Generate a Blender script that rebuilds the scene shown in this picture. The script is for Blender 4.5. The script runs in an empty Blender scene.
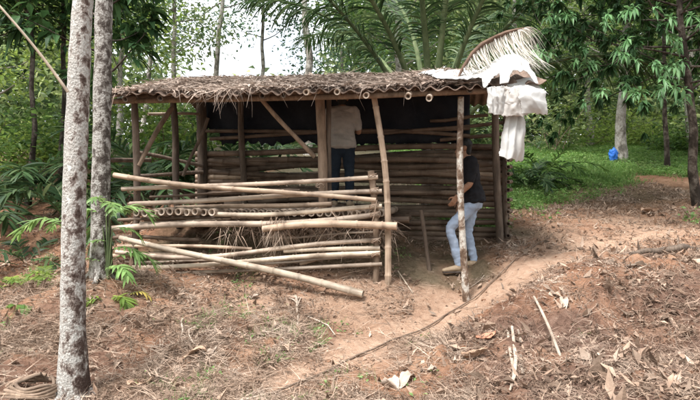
import bpy, math, random
import numpy as np
from mathutils import Vector, Matrix
from math import radians, sin, cos, pi

random.seed(7)
RNG = np.random.default_rng(11)
scene = bpy.context.scene
COL = scene.collection

# ------------------------------------------------------------------ camera
CAMZ = 1.5
FPX = 549.0
cam_d = bpy.data.cameras.new('camera')
cam = bpy.data.objects.new('camera', cam_d)
COL.objects.link(cam)
cam.location = (0, 0, CAMZ)
cam.rotation_euler = (radians(90), 0, 0)
cam_d.sensor_width = 36
cam_d.lens = 36 * FPX / 700
cam_d.clip_end = 600
cam_d.clip_start = 0.05
scene.camera = cam

# ------------------------------------------------------------------ world + sun
SUN_EL, SUN_AZ = 60.0, 222.0          # azimuth clockwise from +Y (north)
world = bpy.data.worlds.new('World')
scene.world = world
world.use_nodes = True
wn = world.node_tree.nodes
bg = wn['Background']
sky = wn.new('ShaderNodeTexSky')
sky.sky_type = 'NISHITA'
sky.sun_disc = False
sky.sun_elevation = radians(SUN_EL)
sky.sun_rotation = radians(SUN_AZ)
sky.air_density = 1.0
sky.dust_density = 4.0
sky.ozone_density = 1.0
# bright broken cloud over the blue
wl = world.node_tree.links
wtc = wn.new('ShaderNodeTexCoord'); wno = wn.new('ShaderNodeTexNoise'); wno.inputs['Scale'].default_value = 3.2; wno.inputs['Detail'].default_value = 6
wl.new(wtc.outputs['Generated'], wno.inputs['Vector'])
wmr = wn.new('ShaderNodeMapRange'); wmr.inputs[1].default_value = .22; wmr.inputs[2].default_value = .42; wl.new(wno.outputs[0], wmr.inputs[0])
wmx = wn.new('ShaderNodeMix'); wmx.data_type = 'RGBA'; wl.new(wmr.outputs[0], wmx.inputs[0]); wl.new(sky.outputs[0], wmx.inputs[6]); wmx.inputs[7].default_value = (5.3, 5.5, 5.75, 1)
wl.new(wmx.outputs[2], bg.inputs[0])
bg.inputs[1].default_value = 0.15
sun_d = bpy.data.lights.new('sun', 'SUN')
sun_d.energy = 4.1
sun_d.angle = radians(20)
sun_d.color = (1.0, 0.965, 0.92)
sun = bpy.data.objects.new('sun', sun_d)
COL.objects.link(sun)
sdir = Vector((sin(radians(SUN_AZ)) * cos(radians(SUN_EL)), cos(radians(SUN_AZ)) * cos(radians(SUN_EL)), sin(radians(SUN_EL))))
sun.rotation_euler = sdir.to_track_quat('Z', 'Y').to_euler()
sun.location = sdir * 40
scene.view_settings.view_transform = 'Standard'
scene.view_settings.look = 'None'
scene.view_settings.gamma = 1
scene.view_settings.use_curve_mapping = False
scene.view_settings.exposure = 1.1

# ------------------------------------------------------------------ geometry helpers
def PX(px, py, Y):
    """point of the place seen at photo pixel (px,py), Y metres in front of the viewer"""
    return Vector(((px - 350) / FPX * Y, Y, CAMZ + (200 - py) / FPX * Y))

# hut frame: u along the front (left to right), v to the back
HA = radians(-8)
EU = np.array([cos(HA), sin(HA)])
EV = np.array([-sin(HA), cos(HA)])
HO = np.array([-3.0, 7.3])
def HUT(u, v, z):
    p = HO + EU * u + EV * v
    return Vector((p[0], p[1], z))
def HV(px, py, v):
    """point on the hut plane v=const at photo pixel"""
    dx = (px - 350) / FPX
    t = (v + HO @ EV) / (dx * EV[0] + EV[1])
    return Vector((dx * t, t, CAMZ + (200 - py) / FPX * t))
def hut_uv(x, y):
    d0 = x - HO[0]; d1 = y - HO[1]
    return d0 * EU[0] + d1 * EU[1], d0 * EV[0] + d1 * EV[1]

def _hash(ix, iy, s):
    h = np.sin(ix * 127.1 + iy * 311.7 + s * 74.7) * 43758.5453
    return h - np.floor(h)
def vnoise(x, y, s=0):
    ix = np.floor(x); iy = np.floor(y)
    fx = x - ix; fy = y - iy
    fx = fx * fx * (3 - 2 * fx); fy = fy * fy * (3 - 2 * fy)
    a = _hash(ix, iy, s); b = _hash(ix + 1, iy, s); c = _hash(ix, iy + 1, s); d = _hash(ix + 1, iy + 1, s)
    return (a * (1 - fx) + b * fx) * (1 - fy) + (c * (1 - fx) + d * fx) * fy - 0.5
def fbm(x, y, s=0, o=4):
    r = 0; a = 1.0
    for k in range(o):
        r = r + a * vnoise(x, y, s + k); a *= 0.5; x = x * 2.03; y = y * 2.03
    return r

# terrain: thin plate spline through points read off the photograph
_cp = []
def _c(px, py, Y): p = PX(px, py, Y); _cp.append((p.x, p.y, p.z))
for a in [(350,400,4.2),(200,400,4.2),(75,398,4.4),(0,400,4.2),(-120,400,4.4),(0,330,5.6),(0,262,8.2),(40,205,11.5),(30,150,17),(-250,250,8),(-300,170,15),
          (100,276,6.3),(150,330,5.5),(250,330,5.6),(330,350,5.2),(430,345,5.3),(470,330,5.7),(440,400,4.0),(520,400,3.6),(600,400,3.3),(700,400,3.0),(850,400,3.0),
          (500,316,5.05),(535,298,5.05),(580,290,5.0),(640,283,4.95),(700,278,4.9),(900,280,5),(540,335,4.7),(600,330,4.6),(680,325,4.5),(560,362,4.1),(640,360,4.0),(455,350,4.55),(560,250,7.6),(640,258,7.3),(720,250,7.3),(950,230,8),
          (530,225,9.2),(560,200,12),(640,192,12.5),(700,190,12.5),(560,165,17),(640,158,18),(720,160,18),(900,170,15),(600,148,23),(150,150,18)]:
    _c(*a)
for px, py, v in [(130,273,-.1),(190,276,-.1),(250,281,-.1),(320,285,-.1),(388,286,-.15),(467,298,-.1),(505,280,0),
                  (110,250,.7),(150,240,.6),(250,236,.6),(330,236,.6),(410,266,.55),(465,269,.7),(505,256,.8),
                  (130,215,1.8),(250,216,1.8),(330,217,1.8),(420,240,1.7),(500,242,1.6)]:
    p = HV(px, py, v); _cp.append((p.x, p.y, p.z))
_cp += [(0,0,-.05),(-6,0,-.3),(6,0,.1),(0,-8,-.9),(-10,-8,-1),(10,-8,-.8),(-30,30,3.2),(0,30,4.2),(30,30,4.6),(-60,60,6),(0,60,6.5),(60,60,8),(-90,130,9),(0,130,9),(90,130,10),(-60,0,0),(60,0,2),(-60,-20,-1),(60,-20,0)]
_cp = np.array(_cp)
def _phi(r2): return np.where(r2 > 1e-9, 0.5 * r2 * np.log(r2 + 1e-12), 0)
_n = len(_cp)
_K = _phi(((_cp[:, None, :2] - _cp[None, :, :2]) ** 2).sum(-1)) + np.eye(_n) * 0.012
_Pm = np.c_[np.ones(_n), _cp[:, :2]]
_A = np.block([[_K, _Pm], [_Pm.T, np.zeros((3, 3))]])
_w = np.linalg.solve(_A, np.r_[_cp[:, 2], np.zeros(3)])
def gz(x, y):
    x = np.atleast_1d(np.asarray(x, float)); y = np.atleast_1d(np.asarray(y, float))
    out = np.empty_like(x)
    for i in range(0, len(x), 20000):
        xs = x[i:i+20000]; ys = y[i:i+20000]
        r2 = (xs[:, None] - _cp[:, 0]) ** 2 + (ys[:, None] - _cp[:, 1]) ** 2
        out[i:i+20000] = _phi(r2) @ _w[:_n] + _w[_n] + _w[_n+1] * xs + _w[_n+2] * ys
    return out + fbm(x * 1.3, y * 1.3, 3, 3) * 0.07 + fbm(x * 7, y * 7, 9, 3) * 0.03
def G(x, y): return float(gz(x, y)[0])
def on_ground(px, py, y0=2.0, y1=40.0):
    """where the line of sight of a photo pixel meets the ground"""
    ys = np.linspace(y0, y1, 1500)
    xs = (px - 350) / FPX * ys
    zs = CAMZ + (200 - py) / FPX * ys
    d = zs - gz(xs, ys)
    k = np.argmax(d < 0)
    if d[k] >= 0: k = len(ys) - 1
    return Vector((xs[k], ys[k], float(gz(xs[k], ys[k])[0])))

# ------------------------------------------------------------------ mesh helpers
def mesh_np(name, V, F, mats, smooth=True, mi=None, uv=None):
    """V (n,3); F either (m,3)/(m,4) array or list of such arrays"""
    V = np.asarray(V, np.float32)
    Fs = [np.asarray(f, np.int32) for f in (F if isinstance(F, list) else [F]) if len(f)]
    loops = np.concatenate([f.ravel() for f in Fs])
    tot = np.concatenate([np.full(len(f), f.shape[1], np.int32) for f in Fs])
    start = np.r_[0, np.cumsum(tot)[:-1]].astype(np.int32)
    me = bpy.data.meshes.new(name)
    me.vertices.add(len(V)); me.vertices.foreach_set('co', V.ravel())
    me.loops.add(len(loops)); me.loops.foreach_set('vertex_index', loops)
    me.polygons.add(len(tot)); me.polygons.foreach_set('loop_start', start)
    try: me.polygons.foreach_set('loop_total', tot)
    except Exception: pass
    if mi is not None: me.polygons.foreach_set('material_index', np.asarray(mi, np.int32))
    me.polygons.foreach_set('use_smooth', np.full(len(tot), smooth))
    if uv is not None:
        ul = me.uv_layers.new(name='uv')
        ul.data.foreach_set('uv', np.asarray(uv, np.float32)[loops].ravel())
    for m in (mats if isinstance(mats, (list, tuple)) else [mats]): me.materials.append(m)
    me.update(calc_edges=True); me.validate()
    return me

class MB:
    """collects tubes, strips, leaves; builds one mesh"""
    def __init__(s): s.V = []; s.T = []; s.Q = []; s.UV = []; s.mT = []; s.mQ = []; s.n = 0
    def add(s, V, T=None, Q=None, uv=None, m=0):
        V = np.asarray(V, float).reshape(-1, 3)
        if T is not None and len(T): T = np.asarray(T, int).reshape(-1, 3); s.T.append(T + s.n); s.mT.append(np.full(len(T), m))
        if Q is not None and len(Q): Q = np.asarray(Q, int).reshape(-1, 4); s.Q.append(Q + s.n); s.mQ.append(np.full(len(Q), m))
        s.V.append(V); s.UV.append(np.zeros((len(V), 2)) if uv is None else np.asarray(uv, float)); s.n += len(V)
        return s
    def mesh(s, name, mats, smooth=True):
        F = []; mi = []
        if s.T: F.append(np.concatenate(s.T)); mi.append(np.concatenate(s.mT))
        if s.Q: F.append(np.concatenate(s.Q)); mi.append(np.concatenate(s.mQ))
        return mesh_np(name, np.concatenate(s.V), F, mats, smooth, np.concatenate(mi), np.concatenate(s.UV))
    def build(s, name, mats, parent=None, smooth=True, loc=None):
        return link(name, s.mesh(name, mats, smooth), parent, loc)

    def tube(s, pts, rad, seg=10, hollow=0.0, depth=0.08, squash=1.0, m=0, cap=True, jit=0.0, seed=0, flat=1.0):
        P = np.array([tuple(p) for p in pts], float); n = len(P)
        R = np.full(n, rad, float) if np.isscalar(rad) else np.array(rad, float)
        T = np.gradient(P, axis=0); T /= np.linalg.norm(T, axis=1)[:, None] + 1e-9
        ref = np.array([0, 0, 1.0]) if abs(T[:, 2]).mean() < 0.8 else np.array([0, 1.0, 0])
        A = np.cross(T, ref); A /= np.linalg.norm(A, axis=1)[:, None] + 1e-9
        B = np.cross(A, T)
        th = np.linspace(0, 2 * pi, seg, endpoint=False)
        rr = np.ones((n, seg))
        if jit: rr += np.random.default_rng(seed).uniform(-jit, jit, (n, seg))
        L = np.r_[0, np.cumsum(np.linalg.norm(np.diff(P, axis=0), axis=1))]
        V = P[:, None, :] + (R[:, None] * rr)[..., None] * (A[:, None, :] * np.cos(th)[None, :, None] + flat * B[:, None, :] * np.sin(th)[None, :, None])
        uv = np.stack([np.broadcast_to(th / (2 * pi), (n, seg)), np.broadcast_to(L[:, None], (n, seg))], -1).reshape(-1, 2)
        i = np.arange(n - 1)[:, None] * seg; k = np.arange(seg)[None]; k2 = (k + 1) % seg
        Q = np.stack([i + k, i + k2, i + seg + k2, i + seg + k], -1).reshape(-1, 4)
        s.add(V.reshape(-1, 3), None, Q, uv, m)
        if cap:
            for e, sg in ((0, -1), (n - 1, 1)):
                ring = V[e]; c = P[e]; d = T[e] * sg
                if hollow:
                    r2 = c + (ring - c) * hollow; r3 = r2 - d * depth
                    Vc = np.concatenate([ring, r2, r3, [c - d * depth]])
                    a = np.arange(seg); b = (a + 1) % seg
                    q = np.concatenate([np.stack([a, b, b + seg, a + seg], 1), np.stack([a + seg, b + seg, b + 2 * seg, a + 2 * seg], 1)])
                    t = np.stack([a + 2 * seg, b + 2 * seg, np.full(seg, 3 * seg)], 1)
                    if sg < 0: q = q[:, ::-1]; t = t[:, ::-1]
                    uvc = np.tile([0.5, 97.3], (len(Vc), 1))
                    s.add(Vc, t, q, uvc, m)
                else:
                    Vc = np.concatenate([ring, [c + d * R[e] * 0.15]])
                    a = np.arange(seg); b = (a + 1) % seg
                    t = np.stack([a, b, np.full(seg, seg)], 1)
                    if sg < 0: t = t[:, ::-1]
                    s.add(Vc, t, None, np.tile([0.5, 97.3], (len(Vc), 1)), m)
        return s

    def leaves(s, P, D, N, L, W, fold=0.2, droop=0.2, m=0, belly=0.45):
        """vectorised leaves: base point, direction, normal, length, width"""
        P = np.asarray(P, float); n = len(P)
        D = D / (np.linalg.norm(D, axis=1)[:, None] + 1e-9)
        S = np.cross(D, N); S /= np.linalg.norm(S, axis=1)[:, None] + 1e-9
        N = np.cross(S, D)
        L = np.broadcast_to(L, n)[:, None]; W = np.broadcast_to(W, n)[:, None]; dr = np.broadcast_to(droop, n)[:, None]
        mid = P + D * L * belly - np.array([0, 0, 1.0]) * dr * L * 0.18
        tip = P + D * L * (1 - 0.15 * np.abs(dr)) - np.array([0, 0, 1.0]) * dr * L * 0.75
        f = np.broadcast_to(fold, n)[:, None] * W
        V = np.stack([P, mid - S * W * .5 + N * f, mid, mid + S * W * .5 + N * f, tip], 1)
        b = np.arange(n)[:, None] * 5
        T = np.concatenate([b + np.array([0, 2, 1]), b + np.array([0, 3, 2]), b + np.array([1, 2, 4]), b + np.array([2, 3, 4])], 0)
        return s.add(V.reshape(-1, 3), T, None, None, m)

    def strips(s, P, D, L, W, bend, seg=4, taper=True, m=0, side=None):
        """thin ribbons; bend = (n,3) vector added quadratically"""
        P = np.asarray(P, float); n = len(P)
        D = D / (np.linalg.norm(D, axis=1)[:, None] + 1e-9)
        if side is None: side = np.cross(D, RNG.normal(size=(n, 3)))
        S = side / (np.linalg.norm(side, axis=1)[:, None] + 1e-9)
        L = np.broadcast_to(L, n); W = np.broadcast_to(W, n)
        t = np.linspace(0, 1, seg + 1)
        C = P[:, None] + D[:, None] * (L[:, None] * t)[..., None] + bend[:, None] * (t ** 2)[None, :, None]
        w = (1 - 0.85 * t ** 1.5) if taper else np.ones_like(t)
        o = S[:, None] * (W[:, None] * w * 0.5)[..., None]
        V = np.stack([C - o, C + o], 2).reshape(n, -1, 3)
        k = np.arange(seg) * 2
        q = np.stack([k, k + 1, k + 3, k + 2], 1)
        Q = (np.arange(n)[:, None, None] * (2 * (seg + 1)) + q[None]).reshape(-1, 4)
        return s.add(V.reshape(-1, 3), None, Q, None, m)

def link(name, me, parent=None, loc=None):
    o = bpy.data.objects.new(name, me)
    COL.objects.link(o)
    if parent is not None: o.parent = parent
    if loc is not None: o.location = loc
    return o
def tag(o, label, cat, group=None):
    o['label'] = label; o['category'] = cat
    if group: o['group'] = group
    return o
def thing(name, loc, label, cat, group=None, rz=0.0):
    o = bpy.data.objects.new(name, None); COL.objects.link(o)
    o.location = loc; o.rotation_euler = (0, 0, rz); o.empty_display_size = 0.2
    return tag(o, label, cat, group)
def structure(o): o['kind'] = 'structure'; return o
def stuff(o): o['kind'] = 'stuff'; return o
def rel(pts, o): return [Vector(p) - Vector(o) for p in pts]
def copy_tree(src, label, loc, rz=0.0, sc=1.0, group=None):
    r = src.copy(); COL.objects.link(r); r.location = loc; r.rotation_euler = (0, 0, rz)
    r.scale = (sc, sc, sc) if np.isscalar(sc) else sc
    r['label'] = label
    if group: r['group'] = group
    for ch in src.children:
        c = ch.copy(); COL.objects.link(c); c.parent = r
        for g in ch.children:
            d = g.copy(); COL.objects.link(d); d.parent = c
    return r

# ------------------------------------------------------------------ materials
def _mat(name):
    m = bpy.data.materials.new(name); m.use_nodes = True
    return m, m.node_tree.nodes, m.node_tree.links, m.node_tree.nodes['Principled BSDF']
def ramp(nd, stops, interp='LINEAR'):
    r = nd.new('ShaderNodeValToRGB'); e = r.color_ramp.elements; r.color_ramp.interpolation = interp
    while len(e) < len(stops): e.new(0.5)
    for k, (p, c) in enumerate(stops): e[k].position = p; e[k].color = (*c, 1) if len(c) == 3 else c
    return r
def noise_mat(name, stops, scale=6, detail=6, rough=0.85, bump=0.3, bscale=None, stretch=(1, 1, 1), coord='Object', rand=0.25, spec=0.2, trans=0.0, island=False, distort=0.0, dist=0.02):
    m, nd, lk, bs = _mat(name)
    tc = nd.new('ShaderNodeTexCoord'); mp = nd.new('ShaderNodeMapping'); mp.inputs['Scale'].default_value = stretch
    lk.new(tc.outputs[coord], mp.inputs[0])
    no = nd.new('ShaderNodeTexNoise'); no.inputs['Scale'].default_value = scale; no.inputs['Detail'].default_value = detail
    no.inputs['Roughness'].default_value = 0.65; no.inputs['Distortion'].default_value = distort
    lk.new(mp.outputs[0], no.inputs['Vector'])
    r = ramp(nd, stops); lk.new(no.outputs[0], r.inputs[0])
    out = r.outputs[0]
    if rand:
        if island: src = nd.new('ShaderNodeNewGeometry').outputs['Random Per Island']
        else: src = nd.new('ShaderNodeObjectInfo').outputs['Random']
        mr = nd.new('ShaderNodeMapRange'); mr.inputs[3].default_value = 1 - rand; mr.inputs[4].default_value = 1 + rand
        lk.new(src, mr.inputs[0])
        hs = nd.new('ShaderNodeHueSaturation'); lk.new(mr.outputs[0], hs.inputs['Value']); lk.new(out, hs.inputs['Color'])
        out = hs.outputs[0]
    lk.new(out, bs.inputs['Base Color'])
    bs.inputs['Roughness'].default_value = rough
    bs.inputs['Specular IOR Level'].default_value = spec
    if bump:
        n2 = nd.new('ShaderNodeTexNoise'); n2.inputs['Scale'].default_value = bscale or scale * 3; n2.inputs['Detail'].default_value = 5
        lk.new(mp.outputs[0], n2.inputs['Vector'])
        b = nd.new('ShaderNodeBump'); b.inputs['Strength'].default_value = bump; b.inputs['Distance'].default_value = dist
        lk.new(n2.outputs[0], b.inputs['Height']); lk.new(b.outputs[0], bs.inputs['Normal'])
    if trans:
        tr = nd.new('ShaderNodeBsdfTranslucent'); lk.new(out, tr.inputs[0])
        mx = nd.new('ShaderNodeMixShader'); mx.inputs[0].default_value = trans
        lk.new(bs.outputs[0], mx.inputs[1]); lk.new(tr.outputs[0], mx.inputs[2])
        lk.new(mx.outputs[0], nd['Material Output'].inputs[0])
    return m
def leaf_mat(name, cols, trans=0.35, rough=0.5, spec=0.35):
    """leaf colours vary leaf by leaf"""
    m, nd, lk, bs = _mat(name)
    ge = nd.new('ShaderNodeNewGeometry')
    k = len(cols)
    r = ramp(nd, [(i / (k - 1), c) for i, c in enumerate(cols)])
    lk.new(ge.outputs['Random Per Island'], r.inputs[0])
    tc = nd.new('ShaderNodeTexCoord'); no = nd.new('ShaderNodeTexNoise'); no.inputs['Scale'].default_value = 1.1
    lk.new(tc.outputs['Object'], no.inputs['Vector'])
    mr = nd.new('ShaderNodeMapRange'); mr.inputs[1].default_value = .3; mr.inputs[2].default_value = .7; mr.inputs[3].default_value = .75; mr.inputs[4].default_value = 1.3
    lk.new(no.outputs[0], mr.inputs[0])
    hs = nd.new('ShaderNodeHueSaturation'); lk.new(mr.outputs[0], hs.inputs['Value']); lk.new(r.outputs[0], hs.inputs['Color'])
    lk.new(hs.outputs[0], bs.inputs['Base Color'])
    bs.inputs['Roughness'].default_value = rough; bs.inputs['Specular IOR Level'].default_value = spec
    if trans:
        tr = nd.new('ShaderNodeBsdfTranslucent')
        h2 = nd.new('ShaderNodeHueSaturation'); h2.inputs['Value'].default_value = 1.5; h2.inputs['Hue'].default_value = 0.48
        lk.new(hs.outputs[0], h2.inputs['Color']); lk.new(h2.outputs[0], tr.inputs[0])
        mx = nd.new('ShaderNodeMixShader'); mx.inputs[0].default_value = trans
        lk.new(bs.outputs[0], mx.inputs[1]); lk.new(tr.outputs[0], mx.inputs[2])
        lk.new(mx.outputs[0], nd['Material Output'].inputs[0])
    return m
def bamboo_mat(name, stops, rand=0.2, spec=0.25):
    m, nd, lk, bs = _mat(name)
    tc = nd.new('ShaderNodeTexCoord'); oi = nd.new('ShaderNodeObjectInfo')
    # length wise streaks + blotches from the uv (u round, v metres along)
    mp = nd.new('ShaderNodeMapping'); mp.inputs['Scale'].default_value = (9, 1.3, 1); lk.new(tc.outputs['UV'], mp.inputs[0])
    ad = nd.new('ShaderNodeVectorMath'); ad.operation = 'ADD'; lk.new(mp.outputs[0], ad.inputs[0])
    cm = nd.new('ShaderNodeCombineXYZ'); ml = nd.new('ShaderNodeMath'); ml.operation = 'MULTIPLY'; ml.inputs[1].default_value = 57
    lk.new(oi.outputs['Random'], ml.inputs[0]); lk.new(ml.outputs[0], cm.inputs[2]); lk.new(cm.outputs[0], ad.inputs[1])
    n1 = nd.new('ShaderNodeTexNoise'); n1.inputs['Scale'].default_value = 1.6; n1.inputs['Detail'].default_value = 7; n1.inputs['Roughness'].default_value = .7
    lk.new(ad.outputs[0], n1.inputs['Vector'])
    r = ramp(nd, stops); lk.new(n1.outputs[0], r.inputs[0])
    mr = nd.new('ShaderNodeMapRange'); mr.inputs[3].default_value = 1 - rand; mr.inputs[4].default_value = 1 + rand; lk.new(oi.outputs['Random'], mr.inputs[0])
    hs = nd.new('ShaderNodeHueSaturation'); hs.inputs['Saturation'].default_value = .84; lk.new(mr.outputs[0], hs.inputs['Value']); lk.new(r.outputs[0], hs.inputs['Color'])
    # grimy blotches
    n2 = nd.new('ShaderNodeTexNoise'); n2.inputs['Scale'].default_value = 4; n2.inputs['Detail'].default_value = 5; lk.new(tc.outputs['Object'], n2.inputs['Vector'])
    r2 = ramp(nd, [(0.33, (.34, .30, .27)), (0.47, (.78, .75, .72)), (0.62, (1.06, 1.04, 1))]); lk.new(n2.outputs[0], r2.inputs[0])
    mx = nd.new('ShaderNodeMix'); mx.data_type = 'RGBA'; mx.blend_type = 'MULTIPLY'; mx.inputs[0].default_value = .85
    lk.new(hs.outputs[0], mx.inputs[6]); lk.new(r2.outputs[0], mx.inputs[7])
    lk.new(mx.outputs[2], bs.inputs['Base Color'])
    bs.inputs['Roughness'].default_value = .6; bs.inputs['Specular IOR Level'].default_value = spec
    b = nd.new('ShaderNodeBump'); b.inputs['Strength'].default_value = .35; b.inputs['Distance'].default_value = .01
    lk.new(n1.outputs[0], b.inputs['Height']); lk.new(b.outputs[0], bs.inputs['Normal'])
    return m
def bark_mat(name, dark, mid, pale, scale=5, cover=0.5, bump=.8, side=0.0, up=0.0):
    m, nd, lk, bs = _mat(name)
    tc = nd.new('ShaderNodeTexCoord')
    mp = nd.new('ShaderNodeMapping'); mp.inputs['Scale'].default_value = (1, 1, .75); lk.new(tc.outputs['Object'], mp.inputs[0])
    n1 = nd.new('ShaderNodeTexNoise'); n1.inputs['Scale'].default_value = scale; n1.inputs['Detail'].default_value = 8; n1.inputs['Roughness'].default_value = .68
    n1.inputs['Distortion'].default_value = .3
    lk.new(mp.outputs[0], n1.inputs['Vector'])
    src = n1.outputs[0]
    if side or up:        # lichen thickest on one side and higher up
        sx = nd.new('ShaderNodeSeparateXYZ'); lk.new(tc.outputs['Object'], sx.inputs[0])
        m1 = nd.new('ShaderNodeMath'); m1.operation = 'MULTIPLY_ADD'; m1.inputs[1].default_value = -side; lk.new(sx.outputs[0], m1.inputs[0]); lk.new(n1.outputs[0], m1.inputs[2])
        m2 = nd.new('ShaderNodeMath'); m2.operation = 'MULTIPLY_ADD'; m2.inputs[1].default_value = up; lk.new(sx.outputs[2], m2.inputs[0]); lk.new(m1.outputs[0], m2.inputs[2]); src = m2.outputs[0]
    r = ramp(nd, [(cover - .11, dark), (cover - .035, mid), (cover + .03, pale), (cover + .13, tuple(c * .75 for c in pale)), (cover + .2, tuple(min(.7, c * 1.45) for c in pale))]); lk.new(src, r.inputs[0])
    n3 = nd.new('ShaderNodeTexNoise'); n3.inputs['Scale'].default_value = scale * 5; n3.inputs['Detail'].default_value = 6; lk.new(mp.outputs[0], n3.inputs['Vector'])
    r3 = ramp(nd, [(.3, (.55, .52, .5)), (.65, (1, 1, 1))]); lk.new(n3.outputs[0], r3.inputs[0])
    mx = nd.new('ShaderNodeMix'); mx.data_type = 'RGBA'; mx.blend_type = 'MULTIPLY'; mx.inputs[0].default_value = .8
    lk.new(r.outputs[0], mx.inputs[6]); lk.new(r3.outputs[0], mx.inputs[7])
    lk.new(mx.outputs[2], bs.inputs['Base Color']); bs.inputs['Roughness'].default_value = .9; bs.inputs['Specular IOR Level'].default_value = .15
    b = nd.new('ShaderNodeBump'); b.inputs['Strength'].default_value = bump; b.inputs['Distance'].default_value = .015
    lk.new(n3.outputs[0], b.inputs['Height']); lk.new(b.outputs[0], bs.inputs['Normal'])
    return m

MAT = {}
MAT['bam_grey'] = bamboo_mat('weathered_bamboo', [(.25, (.19, .135, .10)), (.45, (.39, .295, .225)), (.62, (.54, .44, .355)), (.8, (.64, .55, .46))])
MAT['bam_tan'] = bamboo_mat('tan_bamboo', [(.25, (.25, .165, .11)), (.45, (.44, .31, .215)), (.65, (.58, .44, .325)), (.8, (.64, .52, .40))])
MAT['bam_pale'] = bamboo_mat('pale_bamboo', [(.25, (.30, .22, .15)), (.45, (.50, .40, .30)), (.7, (.66, .57, .47))])
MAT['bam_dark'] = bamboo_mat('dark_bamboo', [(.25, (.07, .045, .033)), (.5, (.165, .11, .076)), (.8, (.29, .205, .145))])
MAT['wood_dark'] = noise_mat('dark_post_wood', [(.3, (.05, .037, .03)), (.55, (.12, .09, .07)), (.8, (.22, .17, .135))], scale=4, stretch=(3, 3, .7), bump=.6)
MAT['wood_brown'] = noise_mat('brown_post_wood', [(.3, (.12, .085, .06)), (.55, (.26, .185, .135)), (.8, (.38, .29, .22))], scale=4, stretch=(3, 3, .7), bump=.6)
MAT['bark_white'] = bark_mat('lichen_bark', (.075, .05, .042), (.24, .20, .18), (.50, .485, .46), scale=13, cover=.515, bump=1.2, side=.75, up=.022)
MAT['bark_pale'] = bark_mat('pale_bark', (.075, .062, .055), (.19, .17, .155), (.42, .405, .385), scale=13, cover=.52, bump=1.2, side=.5)
MAT['bark_slim'] = bark_mat('slim_trunk_bark', (.13, .085, .06), (.27, .20, .155), (.58, .55, .50), scale=7, cover=.53)
MAT['bark_dark'] = bark_mat('dark_bark', (.035, .028, .023), (.075, .06, .05), (.15, .13, .11), scale=5, cover=.55)
MAT['bark_grey'] = bark_mat('grey_bark', (.12, .11, .095), (.25, .23, .2), (.42, .40, .37), scale=4, cover=.5)
MAT['roof'] = noise_mat('weathered_roof', [(.3, (.10, .07, .055)), (.6, (.21, .15, .12)), (.8, (.30, .23, .19))], scale=5, bump=.4, rand=0)
MAT['thatch'] = noise_mat('dry_thatch', [(.25, (.17, .12, .095)), (.5, (.34, .265, .22)), (.75, (.53, .45, .39))], scale=2.0, bump=0, rand=.45, island=True, trans=.12)
MAT['litter'] = noise_mat('dead_leaf', [(.25, (.13, .08, .058)), (.5, (.28, .20, .15)), (.75, (.48, .39, .32))], scale=2.4, bump=.2, bscale=60, rand=.5, island=True, trans=.1)
MAT['straw'] = noise_mat('dry_straw', [(.25, (.15, .098, .068)), (.5, (.30, .218, .165)), (.75, (.51, .42, .345))], scale=2.4, bump=0, rand=.45, island=True)
MAT['bank_root'] = noise_mat('brown_root_hair', [(.25, (.10, .065, .048)), (.5, (.22, .15, .115)), (.75, (.40, .31, .25))], scale=2.4, bump=0, rand=.5, island=True)
MAT['root'] = noise_mat('pale_root', [(.3, (.22, .165, .125)), (.55, (.40, .33, .27)), (.8, (.56, .49, .42))], scale=9, bump=.3)
MAT['twig'] = noise_mat('brown_twig', [(.3, (.11, .075, .055)), (.6, (.22, .16, .12)), (.8, (.34, .26, .21))], scale=9, bump=.3)
MAT['white_plastic'] = noise_mat('white_plastic', [(.25, (.52, .51, .50)), (.6, (.72, .72, .71))], scale=4, bump=.1, bscale=14, rand=0, rough=.35, spec=.45, trans=.35)
MAT['grey_plastic'] = noise_mat('dirty_plastic', [(.25, (.42, .38, .35)), (.6, (.62, .60, .58))], scale=6, bump=.4, bscale=12, rand=0, rough=.5, spec=.3, trans=.2)
MAT['tarp_dark'] = noise_mat('black_sheet', [(.3, (.010, .012, .018)), (.7, (.026, .028, .036))], scale=3, bump=.4, bscale=5, rand=0, rough=.6, spec=.15)
MAT['blue'] = noise_mat('blue_plastic', [(.3, (.02, .10, .45)), (.7, (.04, .18, .6))], scale=8, bump=.4, rand=0, rough=.5)
MAT['frond_dead'] = noise_mat('dead_frond_leaf', [(.25, (.66, .61, .54)), (.6, (.80, .77, .71))], scale=3, bump=0, rand=.2, island=True, trans=.15)
MAT['rachis_dead'] = noise_mat('dead_rachis', [(.3, (.075, .045, .033)), (.6, (.17, .11, .08)), (.8, (.30, .22, .17))], scale=10, bump=.4)
MAT['petiole'] = noise_mat('green_petiole', [(.3, (.05, .075, .035)), (.55, (.11, .14, .065)), (.8, (.21, .225, .14))], scale=5, stretch=(2, 2, .6), bump=.3)
MAT['lf_dark'] = leaf_mat('dark_leaf', [(.014, .038, .012), (.024, .064, .022), (.042, .098, .034), (.075, .15, .055)], trans=.25, spec=.15, rough=.55)
MAT['lf_mid'] = leaf_mat('mid_leaf', [(.03, .07, .018), (.06, .125, .03), (.095, .18, .042), (.14, .23, .06)], trans=.45)
MAT['lf_light'] = leaf_mat('light_leaf', [(.08, .14, .028), (.13, .21, .045), (.19, .28, .065), (.25, .34, .09)], trans=.55)
MAT['lf_young'] = leaf_mat('young_leaf', [(.12, .22, .07), (.18, .31, .10), (.24, .38, .14)], trans=.4)
MAT['lf_spray'] = leaf_mat('fresh_spray_leaf', [(.06, .15, .055), (.10, .22, .085), (.15, .29, .125)], trans=.35)
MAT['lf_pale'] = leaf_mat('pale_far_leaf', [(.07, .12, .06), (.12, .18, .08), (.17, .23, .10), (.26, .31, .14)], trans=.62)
MAT['lf_blue'] = leaf_mat('blue_green_leaf', [(.06, .11, .075), (.09, .15, .10), (.13, .20, .13)], trans=.6)
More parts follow.
